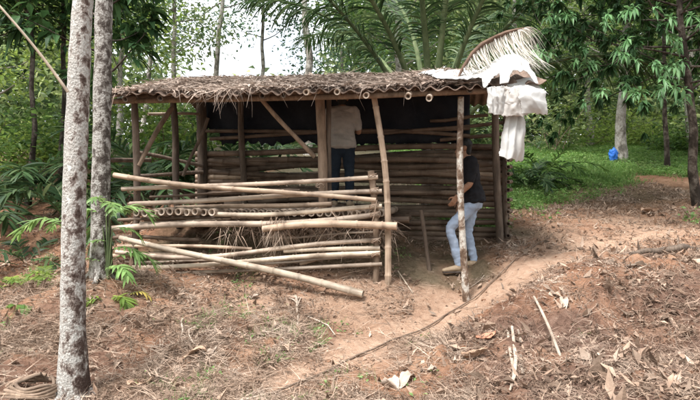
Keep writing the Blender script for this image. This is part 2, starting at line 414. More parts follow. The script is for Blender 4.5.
MAT['lf_palm'] = leaf_mat('palm_leaf', [(.014, .032, .012), (.025, .058, .02), (.045, .09, .032), (.10, .135, .06)], trans=.3)
MAT['lf_yellow'] = leaf_mat('yellow_leaf', [(.35, .27, .06), (.42, .34, .09), (.3, .3, .08)], trans=.3)
MAT['grass'] = leaf_mat('grass_blade', [(.06, .14, .03), (.10, .21, .05), (.16, .28, .075), (.23, .32, .12)], trans=.4)
MAT['skin'] = noise_mat('skin', [(.3, (.22, .115, .07)), (.7, (.30, .165, .105))], scale=20, bump=.05, rand=0, rough=.55, spec=.3)
MAT['hair'] = noise_mat('black_hair', [(.3, (.006, .006, .007)), (.7, (.018, .016, .016))], scale=30, stretch=(1, 1, .3), bump=.4, rand=0, rough=.5)
MAT['shirt_grey'] = noise_mat('khaki_cotton', [(.3, (.27, .25, .23)), (.7, (.37, .34, .315))], scale=6, bump=.25, bscale=14, rand=0, rough=.9)
MAT['shirt_black'] = noise_mat('black_cotton', [(.3, (.008, .008, .010)), (.7, (.018, .018, .022))], scale=6, bump=.25, bscale=14, rand=0, rough=.9)
MAT['jeans_blue'] = noise_mat('pale_denim', [(.3, (.22, .275, .38)), (.55, (.31, .375, .49)), (.8, (.42, .48, .575))], scale=5, bump=.3, bscale=18, rand=0, rough=.9)
MAT['jeans_navy'] = noise_mat('navy_denim', [(.3, (.010, .016, .026)), (.7, (.022, .032, .048))], scale=5, bump=.3, bscale=18, rand=0, rough=.9)
MAT['shoe'] = noise_mat('tan_suede', [(.3, (.25, .18, .12)), (.7, (.40, .31, .22))], scale=14, bump=.2, rand=0)
MAT['sole'] = noise_mat('dark_rubber', [(.3, (.05, .04, .035)), (.7, (.11, .09, .08))], scale=14, bump=.2, rand=0)
MAT['watch'] = noise_mat('black_strap', [(.3, (.01, .01, .01)), (.7, (.03, .03, .03))], scale=14, bump=0, rand=0, rough=.35)

# ground: bare red earth, litter covered soil, dark humus under the grass, its tone reused as painted shade
def ground_mat():
    m, nd, lk, bs = _mat('red_earth')
    tc = nd.new('ShaderNodeTexCoord')
    def N(sc, det=8, ro=.65):
        n = nd.new('ShaderNodeTexNoise'); n.inputs['Scale'].default_value = sc; n.inputs['Detail'].default_value = det; n.inputs['Roughness'].default_value = ro
        lk.new(tc.outputs['Object'], n.inputs['Vector']); return n
    n1 = N(1.6); n2 = N(14); n3 = N(70, 4)
    soil = ramp(nd, [(.3, (.155, .080, .050)), (.5, (.27, .150, .096)), (.7, (.39, .25, .17))]); lk.new(n1.outputs[0], soil.inputs[0])
    fine = ramp(nd, [(.3, (.62, .58, .55)), (.65, (1.12, 1.1, 1.08))]); lk.new(n2.outputs[0], fine.inputs[0])
    mx = nd.new('ShaderNodeMix'); mx.data_type = 'RGBA'; mx.blend_type = 'MULTIPLY'; mx.inputs[0].default_value = 1
    lk.new(soil.outputs[0], mx.inputs[6]); lk.new(fine.outputs[0], mx.inputs[7])
    at = nd.new('ShaderNodeAttribute'); at.attribute_name = 'zone'
    sp = nd.new('ShaderNodeSeparateColor'); lk.new(at.outputs['Color'], sp.inputs[0])
    # R: trodden pale path, G: humus / green ground, plus painted tree and hut shade
    pth = ramp(nd, [(.3, (.33, .205, .14)), (.7, (.46, .325, .24))]); lk.new(n2.outputs[0], pth.inputs[0])
    m2 = nd.new('ShaderNodeMix'); m2.data_type = 'RGBA'; lk.new(sp.outputs[0], m2.inputs[0]); lk.new(mx.outputs[2], m2.inputs[6]); lk.new(pth.outputs[0], m2.inputs[7])
    hum_shade = ramp(nd, [(.3, (.055, .05, .03)), (.55, (.10, .085, .055)), (.75, (.17, .135, .095))]); lk.new(n2.outputs[0], hum_shade.inputs[0])
    m3 = nd.new('ShaderNodeMix'); m3.data_type = 'RGBA'; lk.new(sp.outputs[1], m3.inputs[0]); lk.new(m2.outputs[2], m3.inputs[6]); lk.new(hum_shade.outputs[0], m3.inputs[7])
    bnk = ramp(nd, [(.3, (.08, .046, .034)), (.55, (.16, .098, .073)), (.75, (.28, .19, .145))]); lk.new(n2.outputs[0], bnk.inputs[0])
    m4 = nd.new('ShaderNodeMix'); m4.data_type = 'RGBA'; lk.new(sp.outputs[2], m4.inputs[0]); lk.new(m3.outputs[2], m4.inputs[6]); lk.new(bnk.outputs[0], m4.inputs[7])
    lk.new(m4.outputs[2], bs.inputs['Base Color']); bs.inputs['Roughness'].default_value = .95; bs.inputs['Specular IOR Level'].default_value = .1
    b1 = nd.new('ShaderNodeBump'); b1.inputs['Strength'].default_value = .9; b1.inputs['Distance'].default_value = .05; lk.new(n2.outputs[0], b1.inputs['Height'])
    b2 = nd.new('ShaderNodeBump'); b2.inputs['Strength'].default_value = .7; b2.inputs['Distance'].default_value = .012; lk.new(n3.outputs[0], b2.inputs['Height'])
    lk.new(b1.outputs[0], b2.inputs['Normal']); lk.new(b2.outputs[0], bs.inputs['Normal'])
    return m
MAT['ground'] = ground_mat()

# ------------------------------------------------------------------ zones of the ground
_path = [on_ground(*p) for p in [(180,400),(270,385),(340,362),(420,330),(480,300),(530,272),(600,245),(680,232)]]
_path = np.array([(p.x, p.y) for p in _path])
_bare = np.array([(p.x, p.y, r) for p, r in [(on_ground(360,305),.8),(on_ground(440,300),.7),(on_ground(240,305),.6),(on_ground(560,235),.9),(on_ground(640,225),1.0),(on_ground(190,320),.35),(on_ground(420,275),.5)]])
def seg_dist(x, y, poly):
    d = np.full(x.shape, 1e9)
    for a, b in zip(poly[:-1], poly[1:]):
        ab = b - a; t = np.clip(((x - a[0]) * ab[0] + (y - a[1]) * ab[1]) / (ab @ ab), 0, 1)
        d = np.minimum(d, np.hypot(x - a[0] - t * ab[0], y - a[1] - t * ab[1]))
    return d
def path_mask(x, y):
    d = seg_dist(x, y, _path) + fbm(x * 2, y * 2, 5, 3) * .35
    m = np.clip(1.15 - d / .55, 0, 1)
    for bx, by, r in _bare:
        m = np.maximum(m, np.clip(1.3 - (np.hypot(x - bx, (y - by)) + fbm(x * 3, y * 3, 8, 3) * .5) / r, 0, 1) * .8)
    return m
def smooth(a, b, x): t = np.clip((x - a) / (b - a), 0, 1); return t * t * (3 - 2 * t)
def green_mask(x, y):
    """1 where low green plants and humus cover the slope (right of and behind the hut, far ground)"""
    e = y + fbm(x * .8, y * .8, 21, 3) * 2.4
    u, v = hut_uv(x, y)
    right = smooth(9.6, 11.6, e + np.clip(3.7 - x, -4.0, 1.6) * 1.05) * smooth(1.2, 2.2, x)
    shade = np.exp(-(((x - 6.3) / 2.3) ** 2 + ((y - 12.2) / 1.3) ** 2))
    back = smooth(14.5, 17, e)
    behind = smooth(2.3, 3.0, v) * smooth(-.6, .3, u) * (1 - smooth(4.7, 5.4, u))
    left = smooth(11, 14, e) * .5
    return np.clip(np.maximum.reduce([right * (1 - .8 * shade), back, behind, left * (x < 0)]), 0, 1)

def dense_axis(lo, a, b, hi, step, grow):
    core = list(np.arange(a, b, step)); x = b; s = step; up = []
    while x < hi: up.append(x); s *= grow; x += s
    x = a; s = step; dn = []
    while x > lo: s *= grow; x -= s; dn.append(x)
    return np.array(dn[::-1] + core + up + [hi + 5])
gx = dense_axis(-140, -5.5, 7.5, 140, .055, 1.09)
gy = dense_axis(-25, 2.6, 13.5, 150, .055, 1.08)
X, Y_ = np.meshgrid(gx, gy)
xf, yf = X.ravel(), Y_.ravel()
zf = gz(xf, yf)
near = np.exp(-((yf - 5) / 6) ** 2)
zf = zf + (fbm(xf * 19, yf * 19, 31, 3) * .022 + np.maximum(fbm(xf * 4, yf * 4, 33, 3), 0) * .10 + np.abs(fbm(xf * 9, yf * 9, 35, 3)) * .05) * near * (1 - .7 * path_mask(xf, yf))
nx, ny = len(gx), len(gy)
ii = (np.arange(ny - 1)[:, None] * nx + np.arange(nx - 1)[None]).ravel()
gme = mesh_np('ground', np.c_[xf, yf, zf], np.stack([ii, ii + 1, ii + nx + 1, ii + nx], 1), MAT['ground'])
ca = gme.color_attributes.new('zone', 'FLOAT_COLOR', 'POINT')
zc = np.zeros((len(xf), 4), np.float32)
zc[:, 0] = path_mask(xf, yf); zc[:, 1] = np.maximum(green_mask(xf, yf), np.exp(-(((xf - 6.3) / 2.3) ** 2 + ((yf - 12.2) / 1.2) ** 2)) * .8); zc[:, 3] = 1  # dark ellipse paints the right tree's shade onto the soil
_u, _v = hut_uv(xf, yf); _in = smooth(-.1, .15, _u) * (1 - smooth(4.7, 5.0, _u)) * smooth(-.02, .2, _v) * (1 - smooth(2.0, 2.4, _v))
zc[:, 1] = np.maximum(zc[:, 1], _in * .85 * np.clip(.75 + fbm(xf * 3, yf * 3, 51, 3), 0, 1))  # hut soil: dung tone, darkened further to paint shade behind the rails
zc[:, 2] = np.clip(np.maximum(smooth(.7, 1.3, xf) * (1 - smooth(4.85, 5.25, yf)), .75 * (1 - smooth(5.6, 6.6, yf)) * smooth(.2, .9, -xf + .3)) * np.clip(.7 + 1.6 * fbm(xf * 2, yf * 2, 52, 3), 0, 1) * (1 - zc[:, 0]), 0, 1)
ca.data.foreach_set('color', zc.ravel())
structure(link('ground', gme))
#PART2
# ------------------------------------------------------------------ the hut
def pole_mb(a, b, r0, r1=None, nodes=True, hollow=0.66, sag=0.0, seed=0, seg=12, mb=None, jit=0.012):
    """a bamboo culm with raised nodes and open ends"""
    mb = mb or MB(); rg = np.random.default_rng(seed)
    a = np.array(tuple(a), float); b = np.array(tuple(b), float); r1 = r1 or r0
    L = np.linalg.norm(b - a); ts = [0.0]; rs = [1.0]
    if nodes:
        t = rg.uniform(.08, .3)
        while t < L - .06:
            for dt, k in ((-.022, 1.0), (-.007, 1.10), (.004, 1.15), (.016, .96), (.05, 1.0)):
                ts.append((t + dt) / L); rs.append(k)
            t += rg.uniform(.26, .36)
    else:
        m = max(4, int(L / .15))
        for k in range(1, m): ts.append(k / m); rs.append(1 + rg.uniform(-.07, .07))
    ts.append(1.0); rs.append(1.0)
    o = np.argsort(ts); ts = np.clip(np.array(ts)[o], 0, 1); rs = np.array(rs)[o]
    w = rg.normal(size=3) * .012 * L; w2 = rg.normal(size=3) * .006 * L
    P = a + (b - a) * ts[:, None] + np.sin(pi * ts)[:, None] * (w + np.array([0, 0, -sag])) + np.sin(2 * pi * ts)[:, None] * w2
    R = (r0 + (r1 - r0) * ts) * rs
    return mb.tube(P, R, seg, hollow=hollow if nodes else 0, jit=jit if nodes else .05, seed=seed)
_seed = [100]
def pole(name, a, b, r0, mat, parent, r1=None, **k):
    _seed[0] += 1
    o = pole_mb(Vector(a) - parent.location, Vector(b) - parent.location, r0, r1, seed=_seed[0], **k).build(name, MAT[mat], parent)
    return o
def sink(p, d=.12): return Vector((p[0], p[1], G(p[0], p[1]) - d))

hut_loc = HUT(2.4, 0.8, 0); hut_loc.z = G(hut_loc.x, hut_loc.y)
hut = thing('bamboo_hut', hut_loc, 'open fronted bamboo hut with a low wavy roof covered in dry leaves', 'hut')
ZF, ZR, ZB = 2.82, 3.42, 3.08          # front eave, ridge, rear eave
VF, VR, VB = -.45, 1.55, 2.45
def roof_z(v): return ZF + (ZR - ZF) * (v - VF) / (VR - VF) if v < VR else ZR + (ZB - ZR) * (v - VR) / (VB - VR)

# posts
def post(name, top, v, bot, r, mat, nodes=False, r1=None, ztop=None):
    a = HV(top[0], top[1], v); b = HV(bot[0], bot[1], v)
    b.z = min(b.z, G(b.x, b.y)) - .15
    if ztop is not None: a.z = ztop
    return pole(name, b, a, r, mat, hut, r1, nodes=nodes)
post('post', (319, 93), .25, (319, 283), .060, 'wood_brown', ztop=roof_z(.25) - .06)
post('post', (329, 93), .32, (325, 262), .032, 'wood_dark', ztop=roof_z(.32) - .06)
post('post', (134, 105), .05, (131, 274), .045, 'wood_dark', ztop=roof_z(.05) - .06)
post('post', (108, 105), .02, (106, 270), .045, 'wood_dark', ztop=roof_z(.02) - .06)
post('post', (172, 108), .95, (181, 225), .05, 'wood_dark', ztop=roof_z(.7) - .06)
post('post', (201, 104), 1.75, (202, 230), .085, 'wood_dark', ztop=roof_z(1.7) - .06)
post('post', (241, 104), 1.72, (243, 230), .05, 'wood_dark', ztop=roof_z(1.7) - .06)
post('leaning_post', (374, 97), -.12, (388, 288), .041, 'bam_tan', True, .035)
sp_ = post('slim_post', (461, 97), -.14, (467, 297), .044, 'bark_slim', False, .036)
post('post', (496, 108), 1.45, (501, 245), .055, 'wood_dark', ztop=roof_z(1.4) - .06)
post('post', (506, 112), 1.55, (508, 244), .035, 'wood_dark', ztop=roof_z(1.4) - .06)
post('stake', (371, 171), -.07, (375, 286), .036, 'wood_brown', False, .043)
post('stake', (251, 270), -.02, (252, 294), .045, 'wood_brown')
post('stake', (421, 210), .55, (431, 266), .028, 'wood_dark')

# fence rails: photo end points, plane, radius, material
rails = [((114,175),-.13,(376,200),-.16,.046,.036,'bam_tan'), ((122,189),-.06,(378,177),-.10,.038,.036,'bam_grey'),
         ((130,204),-.05,(382,191),-.11,.044,.038,'bam_grey'), ((176,208),.12,(332,204),.12,.040,.042,'bam_tan'),
         ((214,214),-.02,(382,206),-.10,.042,.038,'bam_pale'), ((110,229),-.03,(381,214),-.08,.056,.048,'bam_grey'),
         ((263,229),-.16,(397,226),-.22,.055,.062,'bam_tan'), ((116,252),-.03,(378,240),-.09,.042,.036,'bam_grey'),
         ((284,251),-.08,(380,248),-.10,.036,.036,'bam_pale'), ((130,268),-.05,(380,253),-.11,.044,.040,'bam_pale'),
         ((120,275),-.08,(382,264),-.12,.034,.032,'bam_grey'), ((112,256),.06,(205,255),.06,.040,.04,'bam_tan'),
         ((300,264),.04,(374,247),.04,.030,.03,'bam_tan'), ((108,238),.1,(200,240),.12,.035,.035,'bam_dark'),
         ((118,220),.02,(300,219),.05,.03,.03,'bam_dark'),
         ((240,263),.03,(380,257),.0,.024,.022,'bam_grey'), ((140,223),.06,(264,217),.03,.03,.028,'bam_grey'), ((262,237),.02,(378,232),-.02,.02,.018,'bam_grey'), ((118,246),.05,(252,249),.03,.03,.03,'bam_tan'),
         ((150,197),.04,(300,190),.02,.022,.02,'bam_dark'), ((125,262),.04,(262,266),.03,.024,.026,'bam_grey')]
for p0, v0, p1, v1, r0, r1, mt in rails:
    pole('rail', HV(*p0, v0), HV(*p1, v1), r0 * .74, mt, hut, r1 * .74)
# left porch braces and cross pieces
pole('brace', HV(138, 166, .05), HV(172, 108, .5), .035, 'wood_brown', hut, nodes=False)
pole('brace', HV(315, 157, .3), HV(259, 96, .15), .03, 'wood_brown', hut, nodes=False)
pole('brace', HV(183, 176, .95), HV(208, 118, .95), .025, 'wood_dark', hut, nodes=False)
pole('crossbar', HV(107, 160, .05), HV(150, 160, .9), .032, 'wood_dark', hut, nodes=False)
pole('crossbar', HV(148, 114, .9), HV(200, 114, 1.7), .022, 'bam_grey', hut)
pole('crossbar', HV(135, 152, .95), HV(203, 166, 1.6), .028, 'wood_dark', hut, nodes=False)
pole('crossbar', HV(140, 176, 1.0), HV(203, 172, 1.7), .028, 'wood_dark', hut, nodes=False)

# slatted floor of culms laid front to back, open ends showing at the left
FZ = 1.33
for k in range(10):
    px = 136 + k * 8.4
    a = HV(px, 213.2 + random.uniform(-1, 1) - .12 * k, -.10 + random.uniform(-.05, .04))
    uu, vv = hut_uv(a.x, a.y)
    pole('floor_slat', a, HUT(uu + .10 + .012 * k, 1.62, FZ + .03), .046, 'bam_grey', hut, hollow=.68, seg=14)
u0 = hut_uv(*HV(136 + 10 * 8.4, 213, -.1).xy)[0]
for k in range(19):
    uu = u0 + .02 + k * .112
    pole('floor_slat', HUT(uu, .12, FZ), HUT(uu + .1, 1.62, FZ + .03), .046, 'bam_grey', hut, seg=8)
pole('floor_bearer', HUT(.02, .5, FZ - .09), HUT(3.75, .5, FZ - .09), .045, 'bam_dark', hut)
pole('floor_bearer', HUT(.02, 1.4, FZ - .08), HUT(3.75, 1.4, FZ - .08), .045, 'bam_dark', hut)

# rear wall of stacked culms
VW = 1.82
def wall_z(py): return HV(350, py, VW).z
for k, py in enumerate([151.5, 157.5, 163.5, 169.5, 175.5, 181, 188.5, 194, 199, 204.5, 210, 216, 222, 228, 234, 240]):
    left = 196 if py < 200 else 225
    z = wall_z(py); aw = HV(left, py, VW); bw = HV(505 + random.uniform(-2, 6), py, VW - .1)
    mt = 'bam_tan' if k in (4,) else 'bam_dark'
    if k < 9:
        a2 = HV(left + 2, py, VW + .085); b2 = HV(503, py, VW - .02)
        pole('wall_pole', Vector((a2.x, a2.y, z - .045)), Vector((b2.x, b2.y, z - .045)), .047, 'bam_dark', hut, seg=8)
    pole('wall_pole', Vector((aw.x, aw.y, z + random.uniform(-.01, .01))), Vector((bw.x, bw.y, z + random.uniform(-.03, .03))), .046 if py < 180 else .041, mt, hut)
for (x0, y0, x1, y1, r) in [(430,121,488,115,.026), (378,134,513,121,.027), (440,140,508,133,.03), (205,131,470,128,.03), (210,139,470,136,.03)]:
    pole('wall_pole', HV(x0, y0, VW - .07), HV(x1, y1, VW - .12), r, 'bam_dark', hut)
# side ends of wall culms beside the corner post
for k, py in enumerate([152, 160, 167, 174, 182, 190, 200, 212, 224, 236]):
    a = HV(499, py, 1.5); b = Vector((a.x + .05, a.y + .42, a.z + .02))
    pole('wall_pole', HV(508, py, 1.38), HV(511, py - .4, 1.85), .03, 'bam_dark', hut, seg=8)

# dark sheet closing the upper rear wall, ragged at its lower edge
ul = hut_uv(*HV(203, 140, VW + .06).xy)[0]; ur = hut_uv(*HV(470, 140, VW + .06).xy)[0]
nu = 90; V = []; Q = []
for i in range(nu + 1):
    uu = ul + (ur - ul) * i / nu
    px = 203 + 267 * i / nu
    lowpy = 146 + random.uniform(-3, 1.5) - (5 * abs(sin(i * .9)) if px < 320 else 0) - (14 if 206 < px < 222 else 0)
    zl = wall_z(lowpy)
    for j in range(7):
        z = zl + (3.22 - zl) * j / 6
        V.append(HUT(uu, VW + .06 + .03 * sin(uu * 9 + j), z) - hut_loc)
for i in range(nu):
    for j in range(6): a = i * 7 + j; Q.append((a, a + 7, a + 8, a + 1))
o = link('wall_sheet', mesh_np('wall_sheet', [tuple(p) for p in V], np.array(Q), MAT['tarp_dark']), hut)
md = o.modifiers.new('s', 'SOLIDIFY'); md.thickness = .004

# roof: corrugated slope front and back, on beams and rafters with open ends
UL, UR = -.04, 5.3
nu = 420; vs = np.r_[np.linspace(VF, VR, 16), np.linspace(VR, VB, 8)[1:]]
uu = np.linspace(UL, UR, nu)
Ug, Vg = np.meshgrid(uu, vs, indexing='ij')
zz = np.vectorize(roof_z)(Vg)
edge = fbm(Ug * 1.5, Vg * .4, 41, 2)
_sh = np.floor((Ug - UL) / .62 + .15 * np.sin(Vg * 3)); _hs = _hash(_sh, _sh * 0, 2.0)
wav = (.016 + .013 * _hash(np.floor(Ug / .15), Ug * 0, 5.0)) * np.sin(2 * pi * (Ug + .03 * np.sin(Ug * 5.3)) / .16) + (_hs - .5) * .035 - .02 * (Vg < VF + .2) * _hash(np.floor(Ug / .3), Ug * 0, 8.0)
Zt = zz + wav + .05 * edge - .03 * np.sin((Ug - UL) / (UR - UL) * pi)
Vv = Vg + np.where(Vg <= VF + 1e-6, fbm(Ug * 3, Ug * 0, 42, 2) * .09 + (_hs - .5) * .09, 0)
Pt = np.stack([HO[0] + EU[0] * Ug + EV[0] * Vv, HO[1] + EU[1] * Ug + EV[1] * Vv, Zt], -1)
Pb = Pt - np.array([0, 0, .014])
nv = len(vs)
Va = np.concatenate([Pt.reshape(-1, 3), Pb.reshape(-1, 3)]) - np.array(hut_loc)
i = (np.arange(nu - 1)[:, None] * nv + np.arange(nv - 1)[None]).ravel()
top = np.stack([i, i + nv, i + nv + 1, i + 1], 1); M_ = nu * nv
bot = np.stack([i + M_, i + 1 + M_, i + nv + 1 + M_, i + nv + M_], 1)
fe = np.arange(nu - 1) * nv; fr = np.stack([fe, fe + M_, fe + nv + M_, fe + nv], 1)
be = fe + nv - 1; bk = np.stack([be, be + nv, be + nv + M_, be + M_], 1)
le = np.arange(nv - 1); lf = np.stack([le, le + 1, le + 1 + M_, le + M_], 1)
re = le + (nu - 1) * nv; rt = np.stack([re, re + M_, re + 1 + M_, re + 1], 1)
roof = link('roof', mesh_np('roof', Va, np.concatenate([top, bot, fr, bk, lf, rt]), MAT['roof']), hut)
def roof_pt(u, v):
    z = np.vectorize(roof_z)(v) + .05 * fbm(u * 1.5, v * .4, 41, 2) - .03 * np.sin((u - UL) / (UR - UL) * pi) + .026
    return np.stack([HO[0] + EU[0] * u + EV[0] * v, HO[1] + EU[1] * u + EV[1] * v, z], -1)
# beam under the eave and rafters
pole('beam', HUT(-.1, -.22, 2.775), HUT(4.98, -.24, 2.785), .036, 'wood_brown', hut, nodes=False)
pole('beam', HUT(-.1, .3, 2.90), HUT(4.98, .3, 2.90), .045, 'wood_dark', hut, nodes=False)
pole('beam', HUT(-.1, 1.5, 3.20), HUT(4.98, 1.5, 3.20), .05, 'wood_dark', hut, nodes=False)
for px, py in [(306,87.5),(337,92),(366,95.5),(408,96.5),(429,98.5)]:
    a = HV(px, py, -.50); a.z = min(a.z, ZF - .055)
    uu, vv = hut_uv(a.x, a.y)
    b = HUT(uu, 1.5, roof_z(1.5) - .12)
    pole('rafter', a, b, .037, 'bam_grey', hut, hollow=.62, seg=14)
for px in [125, 160, 196, 228, 262, 283, 470, 505]:
    a = HV(px, 101 - (px - 112) * .025, -.40); a.z = ZF - .06
    uu, vv = hut_uv(a.x, a.y)
    pole('rafter', a, HUT(uu, 1.5, roof_z(1.5) - .12), .04, 'bam_dark', hut, seg=8)

# dry leaves and stalks lying thick on the roof (the thatch), sub-part of the roof
mb = MB(); n = 12000
u = RNG.uniform(UL + .05, 4.45, n); v = VF + .025 + (VB - VF - .1) * RNG.uniform(0, 1, n) ** 1.15
P = roof_pt(u, v); P[:, 2] += RNG.uniform(0, .03, n)
ang = RNG.uniform(0, 2 * pi, n); D = np.stack([np.cos(ang), np.sin(ang), .3 * np.sin(ang) + RNG.normal(0, .12, n)], 1)
N = np.stack([RNG.normal(0, .5, n), RNG.normal(-.2, .5, n), np.ones(n)], 1)
mb.leaves(P - np.array(hut_loc), D, N, RNG.uniform(.05, .15, n), RNG.uniform(.018, .05, n), fold=RNG.uniform(-.3, .5, n), droop=RNG.uniform(-.3, .6, n))
n = 3000
u = RNG.uniform(UL + .1, 4.5, n); v = VF + .04 + (VB - VF - .1) * RNG.uniform(0, 1, n) ** 1.2
P = roof_pt(u, v); P[:, 2] += RNG.uniform(.0, .04, n)
ang = RNG.uniform(0, 2 * pi, n); D = np.stack([np.cos(ang), np.sin(ang), .3 * np.sin(ang) + RNG.normal(0, .06, n)], 1)
mb.strips(P - np.array(hut_loc), D, RNG.uniform(.08, .34, n), RNG.uniform(.006, .020, n), RNG.normal(0, .11, (n, 3)) * np.array([1, 1, .25]))
# wisps hanging over the front edge
n = 105
u = np.concatenate([RNG.uniform(UL, 4.2, 30), RNG.normal(1.48, .16, 75)]); v = np.full(n, VF) + RNG.uniform(-.04, .12, n)
P = roof_pt(u, v); P[:, 2] += .02
D = np.stack([RNG.normal(0, .5, n), RNG.uniform(-.8, -.1, n), RNG.uniform(-.5, .3, n)], 1)
bend = np.stack([RNG.normal(0, .08, n), RNG.normal(-.02, .03, n), -RNG.uniform(.02, .26, n)], 1)
mb.strips(P - np.array(hut_loc), D, RNG.uniform(.06, .22, n), RNG.uniform(.005, .013, n), bend)
th = stuff(mb.build('thatch', MAT['thatch'], roof))

# straw and dung packed behind the rails, hanging over them
mb = MB(); n = 900
u = np.concatenate([RNG.uniform(1.3, 3.6, 760), RNG.normal(2.55, .2, 140)]); px = u
P = np.stack([HO[0] + EU[0] * u, HO[1] + EU[1] * u, np.zeros(n)], 1)
vv = RNG.uniform(-.05, .35, n); P[:, 0] += EV[0] * vv; P[:, 1] += EV[1] * vv
P[:, 2] = 1.24 - RNG.uniform(0, 1, n) ** 1.6 * .22
D = np.stack([RNG.normal(0, 1, n), RNG.normal(-.4, .5, n), RNG.normal(-.2, .4, n)], 1)
bend = np.stack([RNG.normal(0, .05, n), RNG.normal(-.03, .03, n), -RNG.uniform(.0, .22, n)], 1)
mb.strips(P - np.array(hut_loc), D, RNG.uniform(.08, .3, n), RNG.uniform(.004, .009, n), bend)
# thick tufts caught on the middle rails
for (tx, ty, k) in [(278, 240, 130), (232, 246, 12)]:
    c = np.array(HV(tx, ty - 16, -.12))
    P = c + RNG.normal(0, 1, (k, 3)) * np.array([.07, .03, .05])
    D = np.stack([RNG.normal(0, .35, k), RNG.normal(-.2, .2, k), -np.ones(k)], 1)
    mb.strips(P - np.array(hut_loc), D, RNG.uniform(.15, .42, k), RNG.uniform(.004, .008, k), RNG.normal(0, .06, (k, 3)))
stuff(mb.build('straw_bedding', MAT['straw'], hut))
# cord lashings round the rails and stake
for cx, cy, v in [(372,176,-.10),(374,190,-.12),(374,206,-.12),(375,214,-.12),(376,240,-.12),(376,254,-.12),(320,184,.15),(132,190,-.02),(132,204,-.02)]:
    mb = MB()
    for q in range(3):
        th_ = np.linspace(0, 2 * pi, 14); c = HV(cx, cy + q * .8, v)
        pts = [c - hut_loc + Vector((cos(t) * .056, sin(t) * .05, cos(t + q) * .035)) for t in th_]
        mb.tube(pts, .0045, 5, cap=False)
    mb.build('cord_lashing', MAT['straw'], hut)
pts = [HV(x, y, -.17) - hut_loc for x, y in [(331,211),(337,219),(343,226),(349,221),(362,230),(370,229),(374,216),(377,200)]]
MB().tube(pts, .006, 6).build('cord', MAT['straw'], hut)

# the loose culm lying slanted against the rails
a = HV(120, 238, -.18); b = HV(363, 294, -.42)
b.z = max(b.z, G(b.x, b.y) + .03)
r_ = thing('bamboo_pole', b, 'long loose bamboo pole slanting across the rails, its pale cut end near the ground', 'bamboo pole')
pole('culm', a, b, .034, 'bam_pale', r_, .046)

# ------------------------------------------------------------------ white plastic sheet on the roof corner
ps = thing('plastic_sheet', HUT(4.85, -.3, 2.75), 'torn white plastic sheet draped over the right corner of the hut roof', 'plastic sheet')
psl = np.array(ps.location)
def cloth(name, fn, nu, nv, mat, parent, seed, amp=.03, freq=6, thick=.002, pleat=0.0, ragged=.05, along=0):
    """thin creased plastic: sharp ridged folds, pleats, torn rim"""
    nu *= 2; nv *= 2
    U, V = np.meshgrid(np.linspace(0, 1, nu), np.linspace(0, 1, nv), indexing='ij'); u, v = U.ravel(), V.ravel()
    P = fn(u, v)
    ridge = lambda a, b, s: 1 - 2 * np.abs(fbm(a, b, s, 2)) * 1.6
    freq *= .5; w1 = ridge(u * freq, v * freq * .6, seed); w2 = ridge(u * freq * .7 + v * 2 + 5, v * freq - u, seed + 9); w3 = ridge(u * freq * 2.6, v * freq * 2.4, seed + 4)
    pl = np.sin((v if along else u) * pi * 7 + 2.5 * fbm(u * 2, v * 2, seed + 2, 2)) * pleat
    P = P + np.stack([(w2 - .5) * amp * .7, -(w1 - .5) * amp - (w3 - .5) * amp * .35 + pl, (w2 - .5) * amp * .5 + (w3 - .5) * amp * .3], 1)
    e = np.minimum.reduce([u, v, 1 - u, 1 - v]) + (vnoise(u * 9, v * 9, seed + 3) * .9 + vnoise(u * 23, v * 23, seed + 6) * .4) * ragged
    ok = e > 0.012
    i = (np.arange(nu - 1)[:, None] * nv + np.arange(nv - 1)[None]).ravel()
    Q = np.stack([i, i + nv, i + nv + 1, i + 1], 1); Q = Q[ok[Q].all(1)]
    used, inv = np.unique(Q, return_inverse=True)
    o = link(name, mesh_np(name, (P - np.array(parent.location))[used], inv.reshape(-1, 4), MAT[mat]), parent)
    md = o.modifiers.new('s', 'SOLIDIFY'); md.thickness = thick
    return o
def f_top(U, V):          # lying on the slope, ragged left edge, sliding over the front edge
    u = 4.02 + U * 1.2 - .25 * (V - .3) * (1 - U); v = VF - .11 + V * 1.2
    P = roof_pt(np.clip(u, UL, UR), v); P[:, 0] += np.maximum(u - UR, 0); P[:, 2] += .075 - np.maximum(u - UR, 0) * .3 + .20 * np.exp(-((U - .75) / .22) ** 2) * np.exp(-((V - .35) / .3) ** 2) - .10 * np.clip(1 - V / .09, 0, 1) * (U > .45)
    return P
cloth('sheet', f_top, 70, 60, 'white_plastic', ps, 3, .05, 6, ragged=.14)
def quadf(TL, TR, BR, BL): return lambda U, V: ((1 - V)[:, None] * ((1 - U)[:, None] * TL + U[:, None] * TR) + V[:, None] * ((1 - U)[:, None] * BL + U[:, None] * BR))
def hv4(*ps_): return [np.array(HV(*p)) for p in ps_]
def sagged(c, dx=0, dy=0, dz=0, tw=0):
    q = quadf(*c)
    def f(U, V):
        P = q(U, V); b = np.sin(pi * U) * np.sin(pi * np.clip(V * .9, 0, 1))
        P[:, 1] -= dy * b; P[:, 2] -= dz * np.sin(pi * U) * V; P[:, 0] += dx * np.sin(pi * V) * (U - .5); P[:, 1] += tw * np.sin(U * 5 + V * 3) * V
        return P
    return f
cloth('flap', sagged(hv4((486,86,-.56),(504,85,-.56),(506,115,-.52),(489,113,-.52)), 0, .01, .01), 16, 20, 'white_plastic', ps, 13, .02, 3, pleat=.008)
cloth('flap', sagged(hv4((501,85,-.54),(526,85,-.54),(528,117,-.50),(502,116,-.50)), 0, .02, .01), 20, 20, 'grey_plastic', ps, 17, .025, 3, pleat=.006)
cloth('flap', sagged(hv4((519,84,-.58),(545,89,-.47),(548,115,-.42),(522,114,-.56)), .03, .07, .0), 34, 30, 'white_plastic', ps, 23, .016, 2.4, ragged=.05, pleat=.0)
